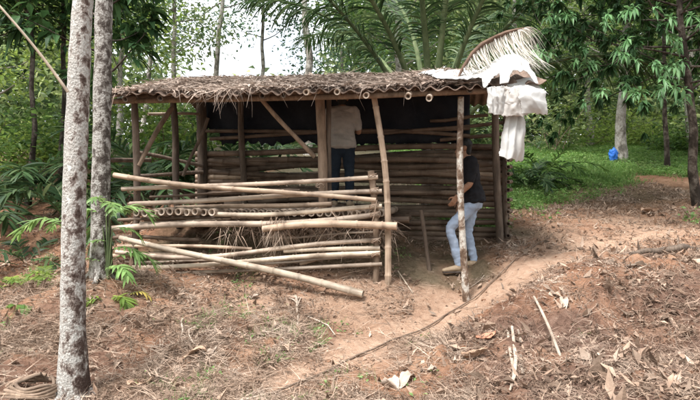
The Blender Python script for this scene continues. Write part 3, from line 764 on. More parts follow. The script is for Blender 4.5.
cloth('flap', sagged(hv4((500,82,-.20),(532,76,-.30),(549,94,-.44),(508,93,-.57)), 0, .0, -.05), 34, 24, 'white_plastic', ps, 29, .018, 3, ragged=.06)
cloth('hanging_strip', sagged(hv4((507,110,-.45),(525,112,-.42),(525,162,-.36),(499,157,-.42)), .02, .03, .02, .05), 26, 40, 'white_plastic', ps, 33, .016, 3, pleat=.012, ragged=.06)

# ------------------------------------------------------------------ dead frond arching over the sheet
fr0 = HV(463, 74, -.25)
df = thing('dry_palm_frond', fr0, 'dead palm frond with pale drooping leaflets arching over the white sheet on the roof', 'palm frond')
arc = [(458,78),(464,66),(472,54),(482,45),(494,38),(506,33),(516,30),(524,28)]
pts = [HV(x, y, -.25 + .02 * k) - fr0 for k, (x, y) in enumerate(arc)]
MB().tube(pts, [.02,.034,.046,.052,.05,.04,.026,.012], 10, flat=.55, jit=.22, seed=4).build('rachis', MAT['rachis_dead'], df)
def along(pts, t):
    A = np.array([tuple(p) for p in pts]); x = np.asarray(t) * (len(A) - 1); k = np.clip(x.astype(int), 0, len(A) - 2); f = (x - k)[:, None]
    return A[k] * (1 - f) + A[k + 1] * f
mb = MB(); n = 170
t = np.linspace(.12, .95, n) + RNG.normal(0, .01, n); P = along(pts, t); P[:, 2] -= .02; P[:, 1] += RNG.normal(0, .025, n)
D = np.stack([.25 + RNG.normal(0, .2, n), RNG.normal(-.10, .2, n), -np.ones(n)], 1)
L = .46 + .34 * np.sin(t * pi) + RNG.uniform(-.06, .08, n)
L = np.minimum(L, (P[:, 2] + fr0.z - 2.93) * .92); P, D, L = P[L > .05], D[L > .05], L[L > .05]; n = len(P)
mb.strips(P, D, L, RNG.uniform(.009, .016, n), np.stack([RNG.uniform(.0, .22, n), RNG.normal(-.03, .05, n), RNG.normal(0, .03, n)], 1), seg=6)
n = 46
t = RNG.uniform(.82, 1.0, n); P = along(pts, t)
D = np.stack([np.ones(n), RNG.normal(-.1, .25, n), RNG.uniform(.1, .5, n)], 1)
mb.strips(P, D, RNG.uniform(.2, .34, n), RNG.uniform(.009, .014, n), np.stack([RNG.uniform(-.10, .06, n), RNG.normal(0, .05, n), -RNG.uniform(.3, .72, n)], 1), seg=8)
stuff(mb.build('leaflet', MAT['frond_dead'], df))
#PART3
# ------------------------------------------------------------------ people
DG = bpy.context.evaluated_depsgraph_get
def ell_chain(mb, pts, rx, ry=None, seg=14, ref=(0, 1, 0), capk=1.0):
    """closed limb: rounded ends, elliptical sections (rx across, ry along ref)"""
    P = np.array(pts, float); n = len(P); rx = np.array(rx, float); ry = rx if ry is None else np.array(ry, float)
    # refine
    t = np.linspace(0, n - 1, (n - 1) * 4 + 1); k = np.clip(t.astype(int), 0, n - 2); f = (t - k)
    def cr(A):
        Ap = np.concatenate([A[:1] * 2 - A[1:2], A, A[-1:] * 2 - A[-2:-1]]); p0, p1, p2, p3 = Ap[k], Ap[k + 1], Ap[k + 2], Ap[k + 3]
        ff = f if A.ndim == 1 else f[:, None]
        return .5 * (2 * p1 + (p2 - p0) * ff + (2 * p0 - 5 * p1 + 4 * p2 - p3) * ff ** 2 + (3 * p1 - p0 - 3 * p2 + p3) * ff ** 3)
    P, rx, ry = cr(P), np.maximum(cr(rx), .002), np.maximum(cr(ry), .002)
    T = np.gradient(P, axis=0); T /= np.linalg.norm(T, axis=1)[:, None] + 1e-9
    # round caps
    hs = np.linspace(1, .12, 5)[1:]; 
    def cap(e, sg):
        out = [(P[e] + T[e] * sg * math.sqrt(1 - h * h) * min(rx[e], ry[e]) * capk, rx[e] * h, ry[e] * h, T[e]) for h in hs]
        return out
    rows = cap(0, -1)[::-1] + [(P[i], rx[i], ry[i], T[i]) for i in range(len(P))] + cap(len(P) - 1, 1)
    P = np.array([r[0] for r in rows]); rx = np.array([r[1] for r in rows]); ry = np.array([r[2] for r in rows]); T = np.array([r[3] for r in rows])
    R = np.array(ref, float)[None].repeat(len(P), 0); R = R - T * (R * T).sum(1)[:, None]; R /= np.linalg.norm(R, axis=1)[:, None] + 1e-9
    S = np.cross(T, R)
    th = np.linspace(0, 2 * pi, seg, endpoint=False)
    V = P[:, None] + rx[:, None, None] * S[:, None] * np.cos(th)[None, :, None] + ry[:, None, None] * R[:, None] * np.sin(th)[None, :, None]
    m = len(P); i = np.arange(m - 1)[:, None] * seg; q = np.arange(seg)[None]; q2 = (q + 1) % seg
    Q = np.stack([i + q, i + q2, i + seg + q2, i + seg + q], -1).reshape(-1, 4)
    V = V.reshape(-1, 3); c0 = len(V)
    V = np.concatenate([V, [P[0], P[-1]]])
    a = np.arange(seg); b = (a + 1) % seg
    Tt = np.concatenate([np.stack([b, a, np.full(seg, c0)], 1), np.stack([(m - 1) * seg + a, (m - 1) * seg + b, np.full(seg, c0 + 1)], 1)])
    return mb.add(V, Tt, Q)
def ball(mb, c, r, seg=14):
    r = np.array(r if hasattr(r, '__len__') else (r, r, r), float)
    th = np.linspace(0, pi, seg // 2 + 1); ph = np.linspace(0, 2 * pi, seg, endpoint=False)
    V = [np.array(c) + r * np.array([sin(t) * cos(p), sin(t) * sin(p), cos(t)]) for t in th[1:-1] for p in ph]
    V = [np.array(c) + r * np.array([0, 0, 1])] + V + [np.array(c) - r * np.array([0, 0, 1])]
    m = len(th) - 2; T = []; Q = []
    for j in range(seg):
        j2 = (j + 1) % seg; T.append((0, 1 + j, 1 + j2)); T.append((1 + m * seg, 1 + (m - 1) * seg + j2, 1 + (m - 1) * seg + j))
        for i in range(m - 1): Q.append((1 + i * seg + j, 1 + (i + 1) * seg + j, 1 + (i + 1) * seg + j2, 1 + i * seg + j2))
    return mb.add(V, T, Q)
def fuse(mb, name, mat, parent, voxel, smooth=4, wrinkle=0.0, seed=0):
    """merge overlapping closed shapes into one continuous surface"""
    me = mb.mesh(name, MAT[mat] if isinstance(mat, str) else mat)
    o = bpy.data.objects.new('tmp', me); COL.objects.link(o)
    md = o.modifiers.new('r', 'REMESH'); md.mode = 'VOXEL'; md.voxel_size = voxel; md.use_smooth_shade = True
    sm = o.modifiers.new('s', 'SMOOTH'); sm.factor = .5; sm.iterations = smooth
    out = bpy.data.meshes.new_from_object(o.evaluated_get(DG()))
    out.name = name; out.materials.clear(); out.materials.append(MAT[mat] if isinstance(mat, str) else mat)
    bpy.data.objects.remove(o)
    if wrinkle:
        n = len(out.vertices); c = np.empty(n * 3, np.float32); out.vertices.foreach_get('co', c); c = c.reshape(-1, 3)
        nn = np.empty(n * 3, np.float32); out.vertices.foreach_get('normal', nn); nn = nn.reshape(-1, 3)
        w = fbm(c[:, 0] * 9 + c[:, 1] * 7, c[:, 2] * 16, seed, 3) * .8 + (.35 - np.abs(fbm(c[:, 0] * 6 - c[:, 1] * 8 + c[:, 2] * 5, c[:, 2] * 13 + c[:, 1] * 6, seed + 3, 2)) * 1.6)
        c = c + nn * (w * wrinkle)[:, None]; out.vertices.foreach_set('co', c.ravel()); out.update()
    out.polygons.foreach_set('use_smooth', np.ones(len(out.polygons), bool))
    return link(name, out, parent)
def vec(*a): return np.array(a, float)
def head(mb, c, f):
    """skull, face and ears; c centre, f facing (unit, horizontal)"""
    s = np.cross(f, (0, 0, 1.0)); up = vec(0, 0, 1)
    def at(a, b, d): return c + s * a + f * b + up * d
    ell_chain(mb, [at(0, -.025, .035), at(0, .0, .03), at(0, .03, .02)], [.068, .076, .068], [.09, .10, .092], ref=(0, 0, 1))
    ell_chain(mb, [at(0, .045, .0), at(0, .05, -.05), at(0, .055, -.095)], [.058, .054, .030], [.045, .042, .028], ref=tuple(f))
    ell_chain(mb, [at(0, .088, .012), at(0, .104, -.018), at(0, .108, -.032)], [.008, .012, .014], ref=tuple(f), seg=8)      # nose
    ball(mb, at(0, .094, -.060), (.020, .020, .007)); ball(mb, at(0, .090, -.073), (.018, .018, .008))                      # lips
    ball(mb, at(0, .088, -.097), (.018, .018, .016))                                                                       # chin
    for k in (-1, 1):
        ball(mb, at(k * .030, .082, .022), (.020, .020, .010))                                                             # brow
        ell_chain(mb, [at(k * .076, -.005, .015), at(k * .083, -.012, -.005), at(k * .074, .0, -.03)], [.012, .014, .009], [.018, .022, .012], ref=tuple(f), seg=8)
        ball(mb, at(k * .031, .081, .004), .0115)                                                                          # eyeball
    ell_chain(mb, [at(0, -.012, -.03), at(0, -.03, -.11), at(0, -.035, -.17)], [.052, .054, .066], [.056, .056, .062], ref=tuple(f))
def hand(mb, w, d, palm_n, curl=.5, side=1):
    """wrist point, direction towards the fingers, palm normal"""
    d = d / np.linalg.norm(d); n = palm_n - d * (palm_n @ d); n /= np.linalg.norm(n); s = np.cross(d, n) * side
    ell_chain(mb, [w - d * .02, w + d * .035, w + d * .085], [.026, .038, .038], [.02, .016, .014], ref=tuple(n))
    for k, (o, L) in enumerate([(-.030, .070), (-.010, .080), (.010, .075), (.028, .058)]):
        p = w + d * .085 + s * o; pts = [p - d * .02]; a = 0.1
        dd = d
        for j, fr in enumerate((.45, .32, .23)):
            a += curl * (.5 + .12 * k) * (.8 + .2 * j); dd = d * cos(a) + n * sin(a); p = p + dd * L * fr; pts.append(p)
        ell_chain(mb, [w + d * .085 + s * o] + pts[1:], [.0095, .0092, .0085, .007], seg=8, ref=tuple(s))
    t0 = w + d * .025 - s * .03; t1 = t0 + (d * .6 - s * .7 + n * .3) * .04; t2 = t1 + (d * .9 - s * .1 + n * .4) * .035
    ell_chain(mb, [t0, t1, t2], [.013, .011, .009], seg=8, ref=tuple(n))

def person(name, loc, rz, label, J, cloth, collar=None):
    """J: joints (local, facing +Y).  One continuous body, clothes and hair as children"""
    p = thing(name, loc, label, 'person', None, rz)
    f = J['face']; mb = MB()
    ell_chain(mb, [J['pelvis'] - vec(0, 0, .04), J['pelvis'] + vec(0, 0, .06), J['waist'], J['chest'], J['neck'] - vec(0, 0, .05), J['neck']], [.12, .125, .11, .135, .09, .052], [.085, .088, .078, .09, .062, .052])
    head(mb, J['head'], f)
    legs = []; arms = []
    for k in (0, 1):
        sh, el, wr, hd = J['arm'][k]
        arms.append((sh, el, wr))
        ell_chain(mb, [sh, (sh * .5 + el * .5), el, el * .6 + wr * .4, wr], [.046, .042, .040, .041, .027])
        hand(mb, wr, hd, J['palm'][k], J.get('curl', .5), 1 if k == 0 else -1)
        hp, kn, an, toe = J['leg'][k]
        legs.append((hp, kn, an, toe))
        ell_chain(mb, [hp, hp * .5 + kn * .5, kn, kn * .65 + an * .35, an], [.066, .056, .044, .044, .034], ref=(0, 1, 0))
        d = toe - an; d[2] = 0
        ell_chain(mb, [an + vec(0, 0, -.03) - d * .2, an + vec(0, 0, -.045) + d * .3, toe - vec(0, 0, .01)], [.032, .040, .034], [.035, .032, .018], ref=(0, 0, 1))
    fuse(mb, 'body', 'skin', p, .0055, 3)
    # shirt
    mb = MB(); lo = J['hem']
    ell_chain(mb, [lo, J['waist'] * .6 + lo * .4, J['waist'], J['chest'] - vec(0, 0, .04), J['chest'] + vec(0, 0, .06), J['neck'] - vec(0, 0, .055)], [.212, .205, .178, .19, .185, .11], [.168, .158, .128, .130, .118, .085], capk=.25)
    ell_chain(mb, [arms[0][0], (arms[0][0] + arms[1][0]) / 2 + vec(0, 0, .015), arms[1][0]], [.062, .075, .062], [.07, .085, .07])
    sl = J['sleeve']
    for k in (0, 1):
        sh, el, wr = arms[k]
        e = sh + (el - sh) * min(sl, 1)
        pts = [sh, sh * .5 + e * .5, e] + ([el * .5 + wr * .5, el * .12 + wr * .88] if sl > 1 else [])
        ell_chain(mb, pts, [.075, .072, .066] + ([.052, .040] if sl > 1 else []))
    if collar: ell_chain(mb, [J['neck'] - vec(0, 0, .05) + f * -.0, J['neck'] + vec(0, 0, .015) - f * .01], [.078, .068])
    fuse(mb, 'shirt', cloth[0], p, .009, 2, .013, 5)
    if collar: 
        mc = MB(); ell_chain(mc, [J['neck'] + vec(0, 0, .005) - f * .012, J['neck'] + vec(0, 0, .035) - f * .018], [.072, .066]); fuse(mc, 'collar', collar, p, .007, 2)
    # trousers
    mb = MB()
    ell_chain(mb, [J['pelvis'] - vec(0, 0, .06), J['pelvis'] + vec(0, 0, .05), J['pelvis'] + vec(0, 0, .10)], [.160, .160, .145], [.118, .120, .100])
    for hp, kn, an, toe in legs:
        ell_chain(mb, [hp + vec(0, 0, .02), hp * .55 + kn * .45, kn, kn * .6 + an * .4, an + vec(0, 0, .015)], J.get('fit', 1) * np.array([.102, .086, .070, .065, .056]), J.get('fit', 1) * np.array([.108, .092, .073, .070, .060]))
    fuse(mb, 'trousers', cloth[1], p, .009, 2, .012, 17)
    # shoes
    for hp, kn, an, toe in legs:
        mb = MB(); d = toe - an; d[2] = 0
        ell_chain(mb, [an + vec(0, 0, -.035) - d * .28, an + vec(0, 0, -.04) + d * .25, toe - vec(0, 0, .008) + d * .12], [.040, .050, .042], [.045, .043, .026], ref=(0, 0, 1))
        ell_chain(mb, [an + vec(0, 0, .02), an + vec(0, 0, -.04)], [.046, .05])
        sh_ = fuse(mb, 'shoe', cloth[2], p, .007, 3)
        ms = MB(); zb = toe[2] - .03
        a0 = an - d * .30; a1 = toe + d * .14
        ell_chain(ms, [vec(a0[0], a0[1], zb), vec(*(an + d * .3)[:2], zb), vec(a1[0], a1[1], zb)], [.043, .053, .044], [.014, .014, .014], ref=(0, 0, 1))
        fuse(ms, 'sole', 'sole', sh_, .006, 2)
    # hair
    mb = MB(); c = J['head']; up = vec(0, 0, 1)
    ell_chain(mb, [c - f * .035 + up * .03, c - f * .005 + up * .05, c + f * .035 + up * .06], [.076, .084, .070], [.094, .094, .075], ref=(0, 0, 1))
    ell_chain(mb, [c - f * .055 + up * .03, c - f * .052 - up * .075], [.074, .060], [.052, .046], ref=tuple(f))
    fuse(mb, 'hair', 'hair', p, .008, 2, .006, 8)
    return p, legs, arms

# man standing on the slatted floor with his back turned
mloc = HV(342, 207, 1.0); mloc.z = FZ + .05 + .02
J1 = dict(face=vec(0, 1, 0), pelvis=vec(0, 0, .90), waist=vec(0, .0, 1.05), chest=vec(0, .0, 1.25), neck=vec(0, .01, 1.44), head=vec(0, .035, 1.565), hem=vec(0, 0, .86),
          arm=[(vec(-.175, 0, 1.375), vec(-.235, .03, 1.09), vec(-.17, .26, 1.13), vec(.15, .9, .1)), (vec(.175, 0, 1.375), vec(.24, .05, 1.09), vec(.16, .28, 1.16), vec(-.15, .9, .1))],
          palm=[vec(.8, 0, -.5), vec(-.8, 0, -.5)],
          leg=[(vec(-.09, 0, .87), vec(-.105, .02, .47), vec(-.11, -.01, .085), vec(-.13, .17, .035)), (vec(.09, 0, .87), vec(.105, .02, .47), vec(.11, -.01, .085), vec(.13, .17, .035))], sleeve=.75)
person('person', mloc, radians(-4), 'man in khaki shirt and dark jeans standing inside the hut, back turned', J1, ('shirt_grey', 'jeans_navy', 'shoe'))

# man stepping into the right end of the hut, seen from his left side
m2 = HV(474, 269, .62); m2.z = G(m2.x, m2.y) + .01
s2 = HV(448, 267, .62); zs = G(m2.x - .30, m2.y) - m2.z + .02
J2 = dict(face=vec(.10, .97, -.2) / np.linalg.norm(vec(.10, .97, -.2)), pelvis=vec(0, .0, .93), waist=vec(0, .03, 1.08), chest=vec(0, .06, 1.28), neck=vec(0, .09, 1.47), head=vec(0, .135, 1.59), hem=vec(0, .01, .88),
          arm=[(vec(-.185, .07, 1.40), vec(-.225, .10, 1.12), vec(-.20, .27, .945), vec(.0, .5, -.85)), (vec(.185, .07, 1.40), vec(.225, .03, 1.10), vec(.21, .14, .87), vec(0, .2, -.95))],
          palm=[vec(.9, .1, .2), vec(-.9, .1, -.2)], curl=.45, fit=.86,
          leg=[(vec(-.09, .01, .88), vec(-.10, .33, .56 + zs * .5), vec(-.10, .22, .10 + zs), vec(-.115, .40, .045 + zs)), (vec(.09, .0, .88), vec(.10, .06, .47), vec(.10, -.02, .085), vec(.12, .16, .035))], sleeve=.8)
p2, lg, ar = person('person', m2, radians(90), 'man in black shirt and pale blue jeans stepping behind the slim post of the hut', J2, ('shirt_black', 'jeans_blue', 'shoe'))
mb = MB(); e, w = ar[0][1], ar[0][2]; d = (w - e) / np.linalg.norm(w - e)
mb.tube([w - d * .045, w - d * .02], .034, 14, hollow=.85, depth=.02).build('wristwatch', MAT['watch'], p2)
#PART4
# ------------------------------------------------------------------ plants
def unit(v): v = np.asarray(v, float); return v / (np.linalg.norm(v) + 1e-9)
def cluster_leaves(mb, C, k, spread, L, W, rg, droop=.5, upn=1.0, m=0, out=None, outw=.8):
    """k leaves round each centre"""
    n = len(C) * k
    P = np.repeat(C, k, 0) + rg.normal(0, 1, (n, 3)) * np.array([spread, spread, spread * .75])
    D = rg.normal(0, 1, (n, 3)) * np.array([1, 1, .45])
    if out is not None: D += np.repeat(out, k, 0) * outw
    N = rg.normal(0, .55, (n, 3)); N[:, 2] += upn
    mb.leaves(P, D, N, rg.uniform(.7, 1.25, n) * L, rg.uniform(.75, 1.2, n) * W, fold=rg.uniform(.02, .3, n), droop=rg.uniform(.3, 1.3, n) * droop, m=m)
def whorls(mb, C, out, rg, k, L, W, droop):
    """rosettes of long drooping leaves at shoot tips"""
    for c, o in zip(C, out):
        a0 = rg.uniform(0, 2 * pi); A = unit(np.cross(o, (.1, .2, 1))); B = np.cross(o, A)
        a = a0 + np.arange(k) * 2.4 + rg.normal(0, .2, k)
        D = A * np.cos(a)[:, None] + B * np.sin(a)[:, None] + o * rg.uniform(.3, 1.0, (k, 1)); D[:, 2] -= .25
        N = np.tile([0, 0, 1.], (k, 1)) + rg.normal(0, .2, (k, 3))
        mb.leaves(c + o * rg.uniform(-.25, .1, (k, 1)) * L, D, N, rg.uniform(.7, 1.2, k) * L, rg.uniform(.8, 1.2, k) * W, fold=rg.uniform(.05, .22, k), droop=rg.uniform(.4, 1.2, k) * droop)
def limb_path(a, d, L, rg, n=6, rise=.25, wob=.12):
    P = [np.array(a, float)]; d = unit(d)
    for k in range(n):
        d = unit(d + rg.normal(0, wob, 3) + np.array([0, 0, rise / n])); P.append(P[-1] + d * L / n)
    return np.array(P)
def make_tree(name, label, base, H, r0, bark, leaf, seed, cb=.4, cr=2.0, limbs=14, sub=4, k=26, spread=.35, L=.2, W=.08, droop=.5, lean=(0, 0), group=None, style='cluster', rise=.35, top=.25, path=None, down=0.0, flare=1.25, az=None, trunk_seg=12, roots=0):
    rg = np.random.default_rng(seed)
    t = thing(name, base, label, 'tree', group)
    if path is None:
        hs = np.linspace(0, 1, 12)
        wob = np.cumsum(rg.normal(0, .018 * H, (12, 2)), 0) * .35; wob -= wob[0]
        P = np.c_[lean[0] * hs + wob[:, 0], lean[1] * hs + wob[:, 1], hs * H]
    else: P = np.array([tuple(p) for p in path], float) - np.array(base); H = P[-1, 2]
    P[0, 2] -= .25
    hs = np.linspace(0, 1, len(P)); R = r0 * (1 - (1 - top) * hs); R[0] *= flare; R[1] *= (1 + (flare - 1) * .15)
    tb = MB(); fine = np.linspace(0, len(P) - 1, len(P) * 4)
    Pf = np.stack([np.interp(fine, np.arange(len(P)), P[:, j]) for j in range(3)], 1); Rf = np.interp(fine, np.arange(len(P)), R)
    Rf = Rf * (1 + .10 * fbm(Pf[:, 2] * 2.3 + seed, Pf[:, 2] * 0 + seed, seed, 3))
    tb.tube(Pf, Rf, trunk_seg, jit=.05, seed=seed)
    for q in range(roots):
        a_ = q * 2 * pi / roots + rg.uniform(-.4, .4); Lr = r0 * rg.uniform(1.5, 2.6); ww = np.linspace(0, 1, 7)
        rx_ = (r0 * .55 + Lr * ww) * cos(a_) + rg.normal(0, .012, 7); ry_ = (r0 * .55 + Lr * ww) * sin(a_) + rg.normal(0, .012, 7)
        gzr = gz(rx_ + base[0], ry_ + base[1]) - base[2]
        tb.tube(np.c_[rx_, ry_, np.maximum(gzr - .03, -.3) + r0 * 1.7 * (1 - ww) ** 2], r0 * (.42 - .32 * ww), 9, jit=.03, seed=seed + q)
    C = []; O = []
    for i in range(limbs):
        h = cb + (1 - cb) * (i + rg.uniform(0, 1)) / limbs; h = min(h, .99)
        a = np.array([np.interp(h, hs, P[:, j]) for j in range(3)])
        th = i * 2.4 + rg.uniform(-.5, .5) if az is None else rg.uniform(*az)
        prof = math.sqrt(max(.08, 1 - ((h - cb) / (1 - cb + 1e-6) * 1.25 - .35) ** 2))
        d = np.array([cos(th), sin(th), rg.uniform(.05, .7) - down])
        Ll = cr * prof * rg.uniform(.7, 1.15)
        Q = limb_path(a, d, Ll, rg, 6, rise)
        tb.tube(Q, np.linspace(r0 * .28 * (1.2 - h * .7), r0 * .04, 7), 6, cap=False)
        for s in range(sub):
            q = rg.integers(2, 7); b = Q[q]
            d2 = unit(unit(Q[q] - Q[q - 1]) + rg.normal(0, .75, 3) + np.array([0, 0, .1 - down]))
            S = limb_path(b, d2, Ll * rg.uniform(.25, .5), rg, 4, rise * .5)
            tb.tube(S, np.linspace(r0 * .06, r0 * .02, 5), 4, cap=False)
            for w in (2, 4): C.append(S[w]); O.append(unit(S[w] - S[w - 1]))
        C.append(Q[-1]); O.append(unit(Q[-1] - Q[-2])); C.append(Q[4]); O.append(unit(Q[4] - Q[3]))
    tb.build('trunk', MAT[bark], t)
    cb_ = MB(); C = np.array(C); O = np.array(O)
    if style == 'cluster': cluster_leaves(cb_, C, k, spread, L, W, rg, droop, out=O)
    else: whorls(cb_, C, O, rg, k, L, W, droop)
    cb_.build('crown', MAT[leaf], t, smooth=False)
    return t

def frond(mb, base, az, el, L, nl, lL, lW, curve, rg, r=.02, start=.15, leafdroop=.5, seg=10, vee=.25, spread=1.0, twist=0, jag=.12, seg_l=5, m_r=0, m_l=1, rim=None, tipw=.25):
    """one pinnate frond: arching midrib with leaflets on both sides"""
    h = np.array([cos(az), sin(az), 0]); P = [np.array(base, float)]; e = el
    for k in range(seg): P.append(P[-1] + (h * cos(e) + np.array([0, 0, 1]) * sin(e)) * L / seg); e -= curve / seg * (1 + k / seg)
    P = np.array(P); mb.tube(P, np.linspace(r, r * .2, seg + 1), 7, flat=.7, m=m_r)
    t = np.linspace(start, 1, nl) + rg.normal(0, .004, nl); t = np.clip(t, 0, 1); x = t * seg; i = np.clip(x.astype(int), 0, seg - 1); f = (x - i)[:, None]
    C = P[i] * (1 - f) + P[i + 1] * f; T = P[i + 1] - P[i]; T /= np.linalg.norm(T, axis=1)[:, None]
    S0 = np.array([-sin(az), cos(az), 0]); U = np.cross(S0, T) * -1; U = np.where(U[:, 2:3] < 0, -U, U)
    prof = np.sin(np.clip((t - start) / (1 - start), 0, 1) * (pi - tipw * 2) + tipw) ** .6
    for sd in (-1, 1):
        a = spread * (.95 - .35 * t) + rg.normal(0, jag, nl)
        D = T * np.cos(a)[:, None] + S0 * (sd * np.sin(a))[:, None] + U * (vee + rg.normal(0, jag, nl))[:, None]
        ln = lL * prof * rg.uniform(.85, 1.12, nl)
        bend = np.stack([rg.normal(0, .05, nl) * ln, rg.normal(0, .05, nl) * ln, -leafdroop * ln * rg.uniform(.5, 1.3, nl)], 1)
        side = np.cross(D, U + rg.normal(0, .25, (nl, 3)))
        # ribbon widest in its middle
        tt = np.linspace(0, 1, seg_l + 1); w = np.sin(np.clip(tt * .86 + .12, 0, 1) * pi) ** .7; w[-1] = .04
        Dn = D / np.linalg.norm(D, axis=1)[:, None]; Sn = side / (np.linalg.norm(side, axis=1)[:, None] + 1e-9)
        Cc = C[:, None] + Dn[:, None] * (ln[:, None] * tt)[..., None] + bend[:, None] * (tt ** 2)[None, :, None]
        o = Sn[:, None] * (lW * .5 * w)[None, :, None]
        V = np.stack([Cc - o, Cc + o], 2).reshape(-1, 3); k2 = np.arange(seg_l) * 2
        q = np.stack([k2, k2 + 1, k2 + 3, k2 + 2], 1); Q = (np.arange(nl)[:, None, None] * (2 * (seg_l + 1)) + q[None]).reshape(-1, 4)
        mb.add(V, None, Q, None, m_l)
    return P
def palm_clump(name, label, base, n, L, seed, leaf='lf_palm', cat='palm', group=None, el=(.5, 1.3), nl=26, lL=.5, lW=.045, curve=1.1, r=.016, azr=(0, 2 * pi), trunk=None, leafdroop=.4, start=.2, base_spread=.06):
    rg = np.random.default_rng(seed); t = thing(name, base, label, cat, group)
    z0 = 0
    if trunk:
        z0 = trunk[0]; MB().tube([(0, 0, -.2), (.01, 0, z0 * .5), (0, .01, z0 + .1)], [trunk[1] * 1.15, trunk[1], trunk[1] * .9], 12, jit=.08, seed=seed).build('trunk', MAT['bark_dark'], t)
    for k in range(n):
        az = azr[0] + (azr[1] - azr[0]) * (k + rg.uniform(0, .8)) / n
        mb = MB(); b = np.array([rg.normal(0, base_spread), rg.normal(0, base_spread), z0 - (.05 if not trunk else 0)])
        frond(mb, b, az, rg.uniform(*el), L * rg.uniform(.75, 1.15), nl, lL, lW, curve * rg.uniform(.7, 1.3), rg, r, start=start, leafdroop=leafdroop)
        mb.build('frond', [MAT['petiole'], MAT[leaf]], t)
    return t
def shrub(name, label, base, h, w, leaf, seed, n=40, k=22, L=.16, W=.07, group=None, cat='shrub', droop=.5, stems=7):
    rg = np.random.default_rng(seed); t = thing(name, base, label, cat, group)
    tb = MB(); C = []; O = []
    for s in range(stems):
        th = s * 2.4 + rg.uniform(-.4, .4); Q = limb_path((rg.normal(0, .08), rg.normal(0, .08), -.1), (cos(th) * w / h * .8, sin(th) * w / h * .8, 1), h * rg.uniform(.7, 1.1), rg, 6, .1, .16)
        tb.tube(Q, np.linspace(.022, .005, 7), 6, cap=False)
        for j in range(max(1, n // stems)):
            q = Q[rg.integers(2, 7)] + rg.normal(0, 1, 3) * np.array([w * .28, w * .28, h * .12]); C.append(q); O.append(unit(q - Q[1]))
    tb.build('stem', MAT['twig'], t)
    mb = MB(); cluster_leaves(mb, np.array(C), k, .16 * max(w, .5), L, W, rg, droop, out=np.array(O)); mb.build('foliage', MAT[leaf], t, smooth=False)
    return t
def gp(px, Y, dz=0):
    x = (px - 350) / FPX * Y; return Vector((x, Y, G(x, Y) + dz))

# --- the two lichen covered trunks on the left
tp = [(74,396),(73,330),(73,262),(74,200),(76,150),(78,100),(80,50),(83,0)]
path = [PX(x, y, 4.4 + .02 * k) for k, (x, y) in enumerate(tp)]
b = path[0].copy(); b.z = G(b.x, b.y); path[0] = b.copy()
for k in range(1, 9): path.append(Vector((path[7].x + .04 * k, 4.55 + .05 * k, path[7].z + .6 * k)))
make_tree('lichen_tree', 'nearest tree, a straight trunk blotched white and dark brown left of the hut', b, 0, .094, 'bark_white', 'lf_mid', 5, cb=.78, cr=1.6, limbs=9, sub=3, k=16, spread=.3, L=.18, W=.08, path=path, top=.62, flare=1.5, roots=6, trunk_seg=20, group=None)
tp = [(101,282),(101,240),(101,180),(102,120),(103,60),(104,0)]
path = [PX(x, y, 6.25 + .02 * k) for k, (x, y) in enumerate(tp)]
b = path[0].copy(); b.z = G(b.x, b.y); path[0] = b.copy()
for k in range(1, 9): path.append(Vector((path[5].x + .03 * k, 6.4 + .05 * k, path[5].z + .6 * k)))
make_tree('pale_tree', 'pale grey trunk standing between the blotched near tree and the left end of the hut', b, 0, .108, 'bark_pale', 'lf_mid', 6, cb=.8, cr=1.6, limbs=8, sub=3, k=16, spread=.3, L=.18, W=.08, path=path, top=.6, flare=1.3, roots=5, trunk_seg=18)

# --- broad drooping leaves just left of the roof
make_tree('broadleaf_tree', 'tree with large drooping dark leaves above the left end of the roof', gp(108, 9.3), 5.6, .09, 'bark_dark', 'lf_dark', 21, cb=.42, cr=1.25, limbs=15, sub=3, k=9, L=.34, W=.12, droop=.8, style='whorl', down=.1)
# --- big dark tree at the right
ft = make_tree('fruit_tree', 'big dark leaved tree filling the upper right, its trunk at the right edge', gp(699, 10.8), 8.0, .085, 'bark_dark', 'lf_dark', 22, cb=.27, cr=3.5, limbs=62, sub=9, k=24, L=.18, W=.058, droop=.65, style='whorl', down=.16, lean=(-1.3, -.5), rise=.12)
rg = np.random.default_rng(222); mb = MB(); C = []; O = []
for px, py, Yd, k in [(632,58,8.6,3),(650,62,8.5,3),(668,66,8.6,3),(640,88,8.4,3),(660,92,8.5,2),(690,86,8.7,3),(560,12,9.0,3),(600,20,8.8,2),(612,44,8.6,2),(585,62,9.0,2),(555,52,9.0,2),(690,40,8.6,3),(676,22,8.5,3),(575,96,9.2,1),(640,8,8.6,3),(605,84,8.8,2)]:
    for q in range(k + 1): C.append(np.array(PX(px, py, Yd)) + rg.normal(0, 1, 3) * (.2, .14, .06) - np.array(ft.location)); O.append(unit((rg.normal(-.3, .5), -.6, .25)))
whorls(mb, C, O, rg, 10, .17, .05, 1.0); mb.build('young_leaves', MAT['lf_spray'], ft, smooth=False)
make_tree('mossy_tree', 'short pale trunk with the blue bag against it on the grassy slope', gp(622, 17.2), 6.5, .17, 'bark_grey', 'lf_mid', 24, cb=.42, cr=2.0, limbs=14, sub=4, k=16, L=.24, W=.09, spread=.4)
